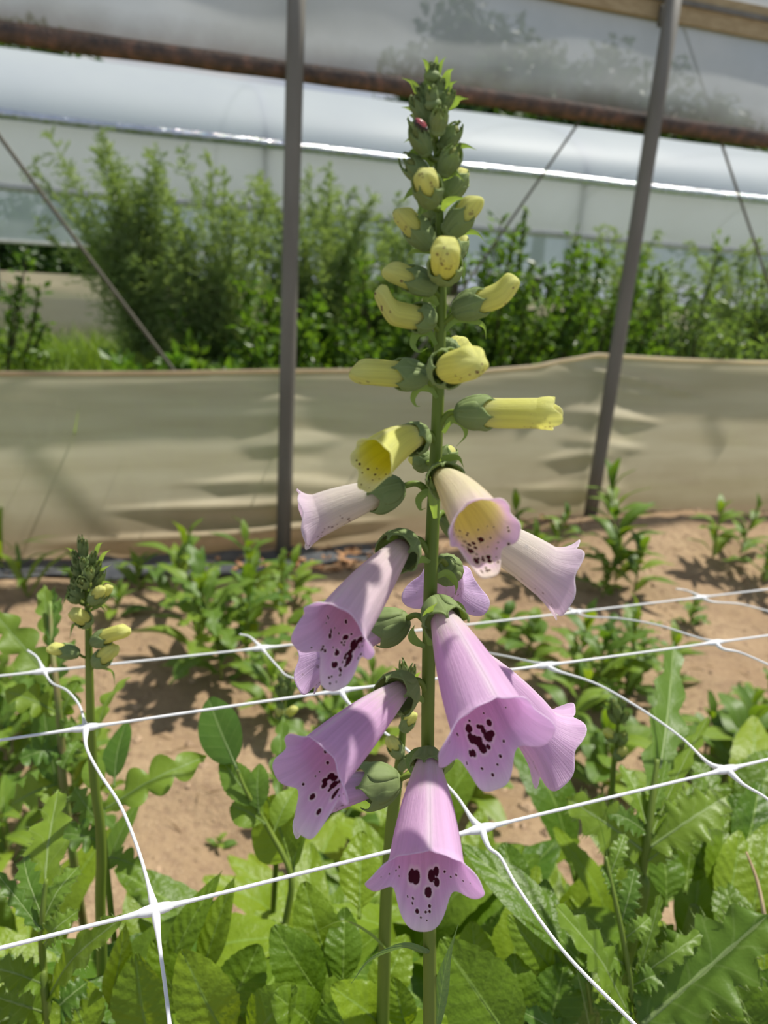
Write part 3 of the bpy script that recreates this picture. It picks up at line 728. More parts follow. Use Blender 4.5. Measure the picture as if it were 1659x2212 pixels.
def stalk(parent, A, Bp, r, sag=.15, name='flower_stalk'):
    A = np.asarray(A); Bp = np.asarray(Bp); d = np.linalg.norm(Bp - A)
    mb = MB(); tube(mb, [A, (A + Bp) / 2 + ZV * d * sag, Bp], [r * 1.25, r * .95, r], 12, 8); return mb.build(name, M['stem'], parent)

def spike_stem(root, px, D, widths, ground, dfun=None):
    pts = [PY(u, v, D if dfun is None else dfun(v)) for u, v in px]
    rads = [w * .5 * pxm(p) for w, p in zip(widths, pts)]
    low = pts[-1]; g = np.array(ground)
    g = low + (low - pts[-2]) * (low[2] / max(1e-4, pts[-2][2] - low[2])); g[2] = float(soil_z(g[0], g[1]))
    pts = pts + [low + (g - low) * .5, g - ZV * .02]; rads = rads + [rads[-1] * 1.05, rads[-1] * 1.2]
    C = spline(pts, 90)
    seg = np.linspace(0, len(pts) - 1, 90); R = np.interp(seg, np.arange(len(pts)), rads)
    mb = MB(); tube(mb, C, R, 90, 14, sm=False); mb.build('stem', M['stem'], root)
    return lambda v: np.array([np.interp(v, [p[1] for p in px], [pts[i][k] for i in range(len(px))]) for k in range(3)])

# ------------------------------------------------------------------ the main foxglove
D0 = .23
fox = thing('foxglove', (.105 * .3, D0 + .01, float(soil_z(.03, .24))), 'tall pink and yellow foxglove spike with spotted bells, sharp in front', 'flower')
SPX = [(934, 165), (936, 250), (943, 330), (949, 440), (951, 540), (953, 642), (950, 760), (947, 849), (942, 975), (936, 1102), (931, 1228), (926, 1421), (924, 1602), (926, 1810), (928, 2028), (928, 2260)]
SWD = [6, 11, 14, 17, 19, 23.5, 25, 26, 27.5, 29, 30, 29.5, 28.5, 28, 29, 29]
ST = spike_stem(fox, SPX, D0, SWD, (.035, D0 + .012, 0))
def off(u, v, dn):      # a point at pixel u,v brought dn metres nearer the camera (negative: behind the stem plane)
    return PY(u, v, D0 - dn)
# bells: name, base, mouth, tube half width px, palette, options, calyx
def bell(b, mo, hw, pal, seed, at_v, cal=(70, 40), cup=None, cs=None, **kw):
    B = off(*b); Mo = off(*mo); rm = hw * pxm(Mo)
    o = corolla(fox, 'bell', B, Mo, rm, pal, seed, **kw)
    if cal:
        a = nrm(Mo - B); m_ = pxm(B)
        cb = B - a * cal[0] * m_ * (cs or (.46 if seed in (1, 2, 4, 6, 8) else .27))
        calyx(o, cb, a, cal[0] * m_, cal[1] * m_, seed + 500, open_=.12 if cup is None else cup)
        stalk(o, ST(at_v), cb + a * .001, .0011, .25)
    return o
bell((925, 1640, .010), (921, 1858, .040), 80, 'pink', 1, 1640, (52, 33), lip=.50, lat=.27, dor=.05, flare=1.0, arch=.02, nbig=0, cup=.4,
     spots=[(-.34, .80, .0013, 1.8), (-.20, .805, .0013, 1.9), (.24, .795, .0013, 1.6), (.36, .765, .0010, 1.6), (.38, .825, .0010, 1.5), (.14, .85, .0013, 1.3),
            (.16, .905, .0006, 1), (.08, .925, .0005, 1), (-.12, .93, .0007, 1.2), (-.22, .89, .0005, 1), (-.22, .905, .0004, 1), (-.36, .90, .0004, 1), (-.08, .925, .0004, 1), (-.02, .95, .0004, 1), (.10, .96, .0003, 1), (.17, .93, .0005, 1),
            (-.9, .82, .0004, 1), (-1.1, .85, .0004, 1), (1.0, .82, .0005, 1), (1.2, .86, .0004, 1), (.8, .84, .0004, 1), (-.7, .86, .0003, 1), (1.4, .9, .0003, 1), (-1.35, .9, .0003, 1), (-.8, .78, .0004, 1), (.62, .78, .0005, 1)])
bell((952, 1325, .008), (1052, 1550, .044), 84, 'pink', 2, 1345, (85, 44), lip=.36, lat=.22, flare=.95, arch=.02, nbig=18, nsmall=18, roll=.08, cup=.35, spotr=1.0, bigv=(.70, .86))
bell((966, 1385, -.006), (1156, 1572, -.008), 54, 'pink', 3, 1380, (80, 40), lip=.40, lat=.16, dor=.16, flare=1.1, nbig=3, nsmall=12, cup=.3)
bell((868, 1182, .008), (738, 1350, .042), 62, 'blush', 4, 1205, (78, 46), lip=.36, lat=.17, dor=.06, flare=.95, arch=.03, nbig=10, nsmall=55, roll=.25, cup=.25, spotr=.85)
bell((858, 1345, -.008), (705, 1410, -.012), 44, 'lilac', 5, 1350, (88, 42), lip=.42, lat=.24, dor=.16, flare=1.3, nbig=4, nsmall=40, show=.7, cup=.1)
bell((866, 1490, .010), (700, 1645, .042), 66, 'pink', 6, 1500, (80, 46), lip=.42, lat=.17, dor=.08, flare=1.0, arch=.03, nbig=9, nsmall=14, roll=.3, cup=.2)
bell((838, 1690, -.004), (690, 1720, -.002), 42, 'white', 7, 1690, (95, 48), lip=.50, lat=.26, dor=.2, flare=1.0, nbig=3, nsmall=36, show=.5, cup=.15)
bell((956, 1030, .010), (1034, 1130, .042), 59, 'cream', 8, 1060, (62, 36), lip=.36, lat=.12, dor=.06, flare=.5, arch=.05, nbig=10, nsmall=60, cup=.4, bigv=(.72, .92), bigt=.5, spotr=.72)
bell((975, 1120, -.010), (1172, 1228, -.006), 54, 'pale', 9, 1140, (80, 40), lip=.40, lat=.16, dor=.20, flare=1.0, nbig=4, nsmall=30, show=.45, cup=.2)
bell((848, 1058, .002), (690, 1112, .006), 46, 'pale', 10, 1075, (88, 42), lip=.34, lat=.17, dor=.16, flare=1.0, nbig=5, nsmall=55, show=.75, cup=.1, spotr=.8)
bell((966, 1225, -.012), (964, 1272, -.04), 38, 'lilac', 11, 1230, (60, 34), lip=.24, lat=.24, dor=.2, flare=1.2, nbig=0, nsmall=60, show=.6, cup=.15)
bell((905, 942, .006), (812, 992, .026), 47, 'yellow', 12, 960, (66, 36), lip=.28, lat=.08, dor=.03, flare=.25, arch=.08, nbig=0, nsmall=24, cup=.1, spotr=.6)

def bud(b, tip, w, calf, seed, at_v, hook=0.0, spots=8, cw=None, cup=.0, name='bud', show=.9):
    """closed yellow bud: corolla from base to tip, calyx over the first calf of the length"""
    B = off(*b); Tp = off(*tip); L = np.linalg.norm(Tp - B); a = (Tp - B) / L; m_ = pxm(B); rm = w * .5 * m_
    o = corolla(fox, name, B + a * L * .06, B + a * (L - rm * 1.25), rm, 'yellow', seed, r0=.0012, closed=True, hook=hook, arch=.02, nbig=0,
                spots=[(NR.normal() * .5, NR.uniform(.66, .97), NR.uniform(.00025, .0005), 1.1) for _ in range(spots)], show=show, belly=.12)
    calyx(o, B, a, L * calf, (cw or w * 1.1) * .5 * m_ * 1.06, seed + 300, open_=cup)
    stalk(o, ST(at_v), B + a * .0008, .0009, -.1)
    return o
bell((1022, 892, .004), (1160, 893, .008), 33, 'yellow', 21, 925, (82, 38), cs=.45, lip=.26, lat=.20, dor=.20, flare=-.55, arch=.02, nbig=0, nsmall=30, show=.4, cup=.05, spotr=.6, r0=.0046)
bud((922, 812, .004), (757, 800, .008), 60, .48, 22, 840, spots=10, show=.3)
bud((952, 800, .010), (1035, 778, .034), 74, .30, 23, 800, spots=12)
bud((958, 770, -.004), (1010, 738, -.012), 56, .45, 24, 780, spots=3)
bud((981, 672, .002), (1124, 622, .006), 56, .52, 25, 700, hook=.16, spots=5)
bud((937, 692, .003), (806, 668, .010), 56, .38, 26, 715, hook=.30, spots=14)
bud((938, 622, .003), (830, 578, .008), 50, .68, 27, 640, spots=2)
bud((960, 596, .006), (963, 530, .032), 62, .52, 28, 600, spots=12)
bud((968, 565, -.004), (1000, 505, -.010), 44, .80, 29, 580, spots=2)
bud((930, 530, .002), (858, 450, .006), 50, .66, 30, 560, spots=8, show=.5)
bud((966, 505, .002), (1036, 424, .006), 50, .72, 31, 540, spots=4, show=.5)
bud((930, 436, .008), (916, 368, .020), 54, .78, 32, 450, spots=8, show=.6)
bud((958, 428, -.004), (1003, 364, -.008), 52, .92, 33, 450, spots=0)
bud((925, 1000, -.012), (890, 985, -.02), 44, .5, 34, 985, spots=2)
bud((950, 1010, -.012), (972, 962, -.016), 46, .9, 35, 1000, spots=0)
def gbud(b, tip, w, seed, at_v):
    B = off(*b); Tp = off(*tip); L = np.linalg.norm(Tp - B); a = (Tp - B) / L; m_ = pxm(B)
    o = calyx(fox, B, a, L, w * .5 * m_ * 1.0, seed, name='green_bud', shut=True, ring0=.0012)
    mb = MB(); e1 = nrm(np.cross(a, [0.3, 1, .2])); e2 = np.cross(a, e1)
    ellipsoid(mb, B + a * L * .46, [a, e1, e2], (L * .40, w * .38 * m_, w * .38 * m_), 12, 9); mb.build('petal_core', M['yellowgreen'], o)
    stalk(o, ST(at_v), B + a * .001, .0008, -.1)
M['yellowgreen'] = simple('young_petal', (.36, .40, .12), .6, .2, 0, None, 60, None, 0, .4)
for i, g in enumerate([((926, 394, .003), (870, 338, .006), 50, 410), ((957, 374, .005), (990, 312, .010), 50, 390), ((922, 330, .006), (892, 268, .012), 46, 345), ((955, 322, .002), (994, 264, .004), 42, 335),
                       ((943, 286, .009), (954, 230, .014), 40, 300), ((926, 268, .005), (892, 208, .008), 40, 280), ((950, 242, .003), (976, 194, .006), 30, 255), ((924, 222, .004), (906, 184, .006), 22, 235),
                       ((936, 232, .009), (930, 184, .011), 26, 240), ((944, 208, .004), (956, 170, .006), 20, 215), ((930, 190, .003), (926, 150, .005), 13, 200), ((940, 180, .002), (944, 142, .002), 12, 190),
                       ((925, 300, -.004), (888, 255, -.006), 38, 310), ((945, 480, -.006), (915, 420, -.010), 46, 490), ((935, 500, -.006), (925, 470, -.006), 34, 505), ((933, 172, .005), (935, 136, .006), 11, 185)]):
    gbud(g[0], g[1], g[2] * .92, 600 + i, g[3])
# bracts, one thin curled leaf under each flower
for i, (pl, w, dn) in enumerate([
    ([(922, 225), (905, 200), (890, 178), (868, 168)], 13, .006), ([(920, 262), (905, 245), (885, 234), (866, 232)], 11, .004), ([(924, 240), (925, 200), (924, 165), (922, 135)], 18, .008), ([(940, 190), (946, 160), (954, 135), (964, 122)], 10, .004),
    ([(930, 180), (926, 150), (918, 132), (910, 126)], 9, .003), ([(938, 175), (940, 150), (943, 128), (942, 118)], 9, .004), ([(946, 215), (958, 190), (968, 158), (980, 148)], 18, .006), ([(956, 225), (966, 200), (974, 182), (988, 175)], 12, .004),
    ([(960, 240), (980, 222), (992, 213), (1012, 213)], 15, .005), ([(940, 260), (936, 230), (930, 200), (926, 184)], 22, .012), ([(938, 300), (944, 280), (955, 268), (960, 262)], 24, .014), ([(922, 312), (905, 300), (886, 300), (872, 308)], 10, .001),
    ([(930, 342), (910, 326), (892, 326), (878, 334)], 14, .006), ([(934, 360), (925, 340), (905, 330), (890, 336)], 16, .004), ([(960, 322), (990, 316), (1010, 316), (1030, 324)], 10, .001), ([(948, 392), (970, 376), (985, 374), (1004, 392)], 14, .010),
    ([(926, 400), (900, 408), (882, 420), (870, 436)], 14, .004), ([(940, 444), (922, 446), (908, 458), (904, 478)], 16, .008), ([(956, 455), (965, 438), (985, 429), (1008, 427)], 14, .006), ([(960, 520), (1000, 502), (1030, 504), (1048, 522)], 11, .003),
    ([(944, 548), (920, 542), (890, 544), (874, 560)], 9, .001), ([(962, 600), (985, 582), (1000, 586), (1001, 612)], 16, .006), ([(946, 660), (930, 642), (918, 650), (916, 672)], 17, .004), ([(962, 715), (985, 690), (1020, 692), (1046, 706), (1050, 732)], 15, .003),
    ([(942, 745), (925, 718), (900, 722), (892, 745), (905, 760), (924, 752)], 15, .006), ([(944, 860), (930, 842), (905, 840), (892, 860), (898, 876), (908, 878)], 13, .005), ([(958, 935), (975, 908), (998, 915), (1006, 940), (986, 964)], 15, .004),
    ([(944, 1012), (965, 992), (990, 990), (1002, 1010)], 15, .008), ([(935, 1060), (920, 1065), (905, 1080), (908, 1100), (920, 1098)], 15, .005), ([(940, 1120), (935, 1080), (932, 1050), (930, 1030)], 15, .016), ([(930, 1215), (910, 1210), (895, 1215), (882, 1228), (898, 1226)], 17, .006),
    ([(935, 1250), (965, 1240), (985, 1262), (984, 1285)], 16, -.004), ([(930, 1395), (925, 1350), (928, 1320), (945, 1302)], 22, .018), ([(948, 1300), (985, 1312), (1000, 1332), (1004, 1340)], 22, .004), ([(922, 1400), (895, 1385), (890, 1365), (896, 1350)], 17, .004),
    ([(950, 1405), (1020, 1402), (1040, 1406), (1050, 1408)], 16, -.006), ([(922, 1520), (900, 1508), (880, 1515), (885, 1540)], 15, .004), ([(948, 1680), (968, 1650), (970, 1620), (958, 1608)], 22, .004), ([(905, 1690), (890, 1650), (900, 1622), (920, 1612)], 22, .006),
    ([(930, 2062), (914, 2056), (869, 2045), (800, 2074), (759, 2124)], 19, .006), ([(940, 2240), (952, 2150), (965, 2080), (990, 1996)], 26, -.003)]):
    pts = [off(u, v, dn * (.4 + .6 * j / (len(pl) - 1))) for j, (u, v) in enumerate(pl)]
    pts[0] = .5 * pts[0] + .5 * off(pl[0][0], pl[0][1], .002)
    ribbon(fox, pts, w * 1.25 * pxm(pts[0]), M['bract'] if i < 38 else M['grayleaf'], 'bract')

# spotted lady beetle on the upper buds
lb = off(908, 268, .018); lbm = pxm(lb)
a1 = nrm(off(921, 278, .018) - off(893, 257, .018)); e1 = nrm(np.cross(a1, [0, 1, 0])); e1 = e1 if e1[2] > 0 else -e1; e2 = np.cross(a1, e1)
bt = thing('lady_beetle', lb, 'small pink beetle with black spots tucked between upper green buds', 'insect')
mb = MB(); ellipsoid(mb, lb - e1 * 2 * lbm, [a1, e1, e2], (15 * lbm, 6 * lbm, 8 * lbm)); M['beetleblack'] = simple('beetle_black', (.015, .01, .01), .3, .5); mb.build('body', M['beetleblack'], bt)
m, t, o = newmat('spotted_wing_case'); vo = N(t, 'TexVoronoi'); vo.inputs['Scale'].default_value = 620; tcx = N(t, 'TexCoord'); t.links.new(tcx.outputs['Object'], vo.inputs['Vector'])
c = mixc(t, math_(t, 'LESS_THAN', vo.outputs['Distance'], .42), (.50, .10, .11), (.02, .008, .008)); p = N(t, 'BsdfPrincipled'); p.inputs['Roughness'].default_value = .25
t.links.new(c, p.inputs['Base Color']); t.links.new(p.outputs[0], o.inputs[0]); M['wingcase'] = m
for sg_ in (-1, 1):
    mb = MB(); ellipsoid(mb, lb + e1 * 1.5 * lbm + e2 * sg_ * 3.6 * lbm, [a1, e1, e2], (15 * lbm, 6.5 * lbm, 5 * lbm)); mb.build('wing_case', M['wingcase'], bt)
mb = MB(); ellipsoid(mb, lb + a1 * 16 * lbm - e1 * lbm, [a1, e1, e2], (5 * lbm, 4.5 * lbm, 6 * lbm)); mb.build('head', M['beetleblack'], bt)
for sg_ in (-1, 1):
    for k in (-8, 1, 9):
        mb = MB(); q = lb + a1 * k * lbm - e1 * 4 * lbm; tube(mb, [q, q + e2 * sg_ * 9 * lbm - e1 * 1 * lbm, q + e2 * sg_ * 11 * lbm - e1 * 7 * lbm], .7 * lbm, 8, 5); mb.build('leg', M['beetleblack'], bt)

# ------------------------------------------------------------------ smaller foxglove spikes
def small_spike(label, px, D, widths, buds, bracts, seed, gx=None):
    p0 = PY(px[-1][0], px[-1][1], D); q0 = PY(px[-2][0], px[-2][1], D); g = p0 + (p0 - q0) * (p0[2] / max(1e-4, q0[2] - p0[2])); g[2] = float(soil_z(g[0], g[1]))
    root = thing('foxglove_spike', g, label, 'flower', 'budding foxglove spikes')
    S = spike_stem(root, px, D, widths, g)
    for i, (b, tip, w, yel) in enumerate(buds):
        if not yel: w = w * .82
        B = PY(b[0], b[1], D - (b[2] if len(b) > 2 else .004)); Tp = PY(tip[0], tip[1], D - (tip[2] if len(tip) > 2 else .008)); L = np.linalg.norm(Tp - B); a = (Tp - B) / L; m_ = pxm(B)
        if yel > 0:
            rm = w * .5 * m_
            o = corolla(root, 'bud', B + a * L * .06, B + a * (L - rm * 1.25), rm, 'yellow', seed + i, r0=.001, closed=True, nbig=0, spots=[(0, .9, .0003, 1)], show=.2)
            calyx(o, B, a, L * (1 - yel), w * .57 * m_, seed + i)
        else:
            o = calyx(root, B, a, L, w * .52 * m_, seed + i, name='green_bud', shut=True, ring0=.0012)
            mb = MB(); e1 = nrm(np.cross(a, [0.3, 1, .2])); ellipsoid(mb, B + a * L * .46, [a, e1, np.cross(a, e1)], (L * .40, w * .38 * m_, w * .38 * m_), 10, 8); mb.build('petal_core', M['yellowgreen'], o)
        stalk(o, S(b[1] + w * .3), B + a * .0005, .0008, -.1)
    for pl in bracts:
        pts = [PY(u, v, D - .004 * (j + 1)) for j, (u, v) in enumerate(pl)]
        ribbon(root, pts, 9 * pxm(pts[0]), M['bract'], 'bract')
    return root
small_spike('budding foxglove spike with yellow bud tips at the left, stem beside a net knot', [(178, 1165), (184, 1230), (190, 1330), (193, 1450), (196, 1560), (204, 1690), (216, 1780), (219, 1860), (217, 1960), (226, 2240)], .375, [4, 9, 14, 17, 19, 20, 21, 22, 22, 23],
    [((176, 1200), (174, 1158), 16, 0), ((184, 1205), (184, 1165), 14, 0), ((164, 1215), (160, 1190), 14, 0), ((170, 1240), (163, 1205), 18, 0), ((196, 1228), (204, 1190), 18, 0), ((184, 1228, .01), (180, 1205, .014), 20, 0), ((175, 1245), (156, 1222), 22, 0), ((198, 1252), (214, 1212), 22, 0),
     ((190, 1252, .01), (194, 1224, .016), 26, 0), ((166, 1270), (158, 1248), 22, 0), ((205, 1272), (222, 1230), 24, 0), ((186, 1266, .008), (172, 1250, .02), 28, 0), ((176, 1290), (150, 1262), 28, 0), ((198, 1300, .01), (222, 1268, .014), 26, .35), ((210, 1302), (238, 1265), 24, .35),
     ((168, 1300), (148, 1278), 30, 0), ((190, 1345, .004), (158, 1322, .02), 34, .5), ((200, 1388), (278, 1358), 34, .5), ((170, 1412), (102, 1398), 30, .3), ((206, 1436), (250, 1395), 36, .45)],
    [[(172, 1215), (155, 1190), (140, 1182)], [(200, 1215), (212, 1180), (222, 1172)], [(205, 1240), (222, 1200), (238, 1188)], [(205, 1262), (220, 1232), (240, 1220)], [(172, 1245), (150, 1235), (124, 1232)], [(172, 1288), (150, 1280), (134, 1310)],
     [(196, 1310), (220, 1260), (250, 1262)], [(195, 1320), (215, 1310), (232, 1325)], [(198, 1440), (240, 1450), (248, 1480)], [(190, 1360), (160, 1350), (150, 1380)]], 700)
small_spike('thin foxglove spike with small buds standing just behind the main stem', [(880, 1440), (876, 1490), (872, 1560), (866, 1620), (858, 1690), (848, 1760), (838, 1880), (832, 2000), (826, 2240)], .318, [5, 10, 14, 18, 24, 27, 27, 28, 28],
    [((876, 1470), (868, 1425), 22, 0), ((884, 1475), (894, 1435), 20, 0), ((872, 1500), (858, 1468), 24, 0), ((882, 1510), (900, 1478), 24, 0), ((872, 1575), (895, 1540), 26, .3), ((864, 1632), (840, 1592), 30, .3), ((870, 1540), (850, 1515), 26, 0), ((866, 1660), (890, 1630), 26, 0)],
    [[(874, 1480), (860, 1450), (850, 1440)], [(880, 1490), (900, 1460), (910, 1450)], [(836, 2052), (794, 2014), (739, 1990), (673, 2016)], [(866, 1680), (890, 1660), (905, 1640)]], 740)
small_spike('small distant foxglove spike by the net knot behind the pink bells', [(612, 1455), (614, 1520), (612, 1600), (606, 1700)], .56, [4, 9, 12, 13],
    [((610, 1482), (604, 1455), 16, 0), ((618, 1485), (626, 1458), 16, 0), ((608, 1505), (596, 1480), 18, 0), ((620, 1508), (634, 1482), 18, 0), ((614, 1500, .01), (612, 1475, .014), 18, 0), ((610, 1535), (600, 1512), 18, 0), ((616, 1548), (640, 1528), 20, .5), ((608, 1552), (602, 1528), 20, .4)],
    [[(610, 1480), (596, 1460), (588, 1455)], [(618, 1480), (632, 1462), (642, 1462)]], 760)
small_spike('small distant foxglove spike standing beside the top thistle leaf', [(1336, 1505), (1334, 1580), (1325, 1660), (1318, 1760)], .56, [4, 9, 12, 13],
    [((1330, 1535), (1322, 1508), 18, 0), ((1340, 1535), (1350, 1508), 18, 0), ((1328, 1560), (1314, 1530), 20, 0), ((1342, 1560), (1358, 1535), 20, 0), ((1334, 1550, .01), (1332, 1520, .014), 20, 0), ((1328, 1600), (1308, 1575), 22, .3), ((1340, 1610), (1350, 1580), 26, 0), ((1330, 1640), (1352, 1615), 22, .3)],
    [[(1330, 1540), (1312, 1520), (1304, 1518)]], 780)
# ------------------------------------------------------------------ support netting
NZ = -.255
def net_pt(u, v, z=NZ): return PZ(u, v, z)
A0, A1, A2 = net_pt(335, 1965), net_pt(1040, 1790), net_pt(1570, 1662)
B0, B1, B2, B3 = [net_pt(*q) for q in ((185, 1572), (735, 1492), (1180, 1437), (1545, 1388))]
C0, C1, C2, C3 = [net_pt(*q, NZ * 1.15) for q in ((95, 1450), (565, 1400), (1245, 1322), (1515, 1290))]
netroot = thing('support_netting', PZ(900, 1600, NZ), 'white plastic flower support netting stretched through the bed in large squares', 'netting')
def cord(pts, nodes, r0=.00085, name='cord', n=150, kn=.0012, kw=.008):
    C = spline(pts, n); d = np.min([np.linalg.norm(C - q, axis=1) for q in nodes], axis=0)
    R = r0 + kn * np.exp(-(d / kw) ** 2)
    mb = MB(); tube(mb, C, R, n, 10, sm=False); mb.build(name, M['net'], netroot)
dA = nrm(A1 - A0)
def ext(p, q, k): return q + (q - p) * k
cord([ext(A1, A0, .9), ext(A1, A0, .45), A0, A1, A2, ext(A1, A2, .5), ext(A1, A2, 1.1), ext(A1, A2, 3.5)], [A0, A1, A2])
cord([ext(B1, B0, .9), ext(B1, B0, .4), B0, B1, B2, B3, ext(B2, B3, .5), ext(B2, B3, 1.2), ext(B2, B3, 3.0)], [B0, B1, B2, B3])
Cm = (C1 + C2) / 2
cord([ext(C1, C0, .9), ext(C1, C0, .4), C0, C1, net_pt(900, 1362, NZ * 1.15), C2, C3, ext(C2, C3, .8), ext(C2, C3, 2.0), ext(C2, C3, 4.5)], [C0, C1, Cm, C2, C3])
def npx(l, z0, z1):
    k = len(l); return [PZ(u, v, z0 + (z1 - z0) * i / max(1, k - 1)) for i, (u, v) in enumerate(l)]
Cz = NZ * 1.15
for l, z0, z1, nd in [
    ([(185, 1572), (187, 1615), (215, 1670), (260, 1740), (300, 1840), (335, 1965)], NZ, NZ, [B0, A0]),
    ([(335, 1965), (347, 2060), (358, 2140), (368, 2230), (376, 2330), (400, 2600)], NZ, NZ - .01, [A0]),
    ([(95, 1450), (112, 1475), (145, 1492), (172, 1525), (185, 1572)], Cz, NZ, [C0, B0]),
    ([(60, 1405), (80, 1420), (95, 1450)], Cz, Cz, [C0]),
    ([(735, 1492), (755, 1520), (800, 1560), (870, 1612), (972, 1703), (1020, 1770), (1040, 1790)], NZ, NZ, [B1, A1]),
    ([(1040, 1790), (1056, 1830), (1082, 1853), (1120, 1920), (1220, 2058), (1372, 2214), (1450, 2300), (1640, 2500)], NZ, NZ - .005, [A1]),
    ([(565, 1400), (600, 1440), (625, 1462), (690, 1475), (735, 1492)], Cz, NZ, [C1, B1]),
    ([(518, 1370), (540, 1376), (565, 1400)], Cz, Cz, [C1]),
    ([(1180, 1437), (1200, 1448), (1290, 1478), (1388, 1534), (1470, 1592), (1530, 1648), (1570, 1662)], NZ, NZ, [B2, A2]),
    ([(1570, 1662), (1600, 1690), (1618, 1702), (1660, 1728), (1720, 1790), (1800, 1850), (1960, 1990)], NZ, NZ, [A2]),
    ([(1020, 1405), (1090, 1417), (1180, 1437)], Cz, NZ, [B2]),
    ([(1245, 1322), (1270, 1332), (1340, 1336), (1420, 1350), (1500, 1375), (1545, 1388)], Cz, NZ, [C2, B3]),
    ([(1210, 1302), (1230, 1316), (1245, 1322)], Cz, Cz, [C2]),
    ([(1545, 1388), (1562, 1402), (1600, 1410), (1670, 1440), (1790, 1490), (1900, 1560)], NZ, NZ, [B3]),
    ([(1460, 1272), (1485, 1276), (1515, 1290), (1540, 1300), (1600, 1305), (1680, 1325), (1800, 1350)], Cz, Cz, [C3])]:
    cord(npx(l, z0, z1), nd, .00075, 'cross_strand', 70, .0011, .010)
for q in (A0, A1, A2, B0, B1, B2, B3, C0, C1, C2, C3):
    mb = MB(); e1 = nrm(np.cross(dA, ZV)); ellipsoid(mb, q, [dA, e1, np.cross(dA, e1)], (.0085, .0026, .0022), 12, 12); mb.build('knot', M['net'], netroot)

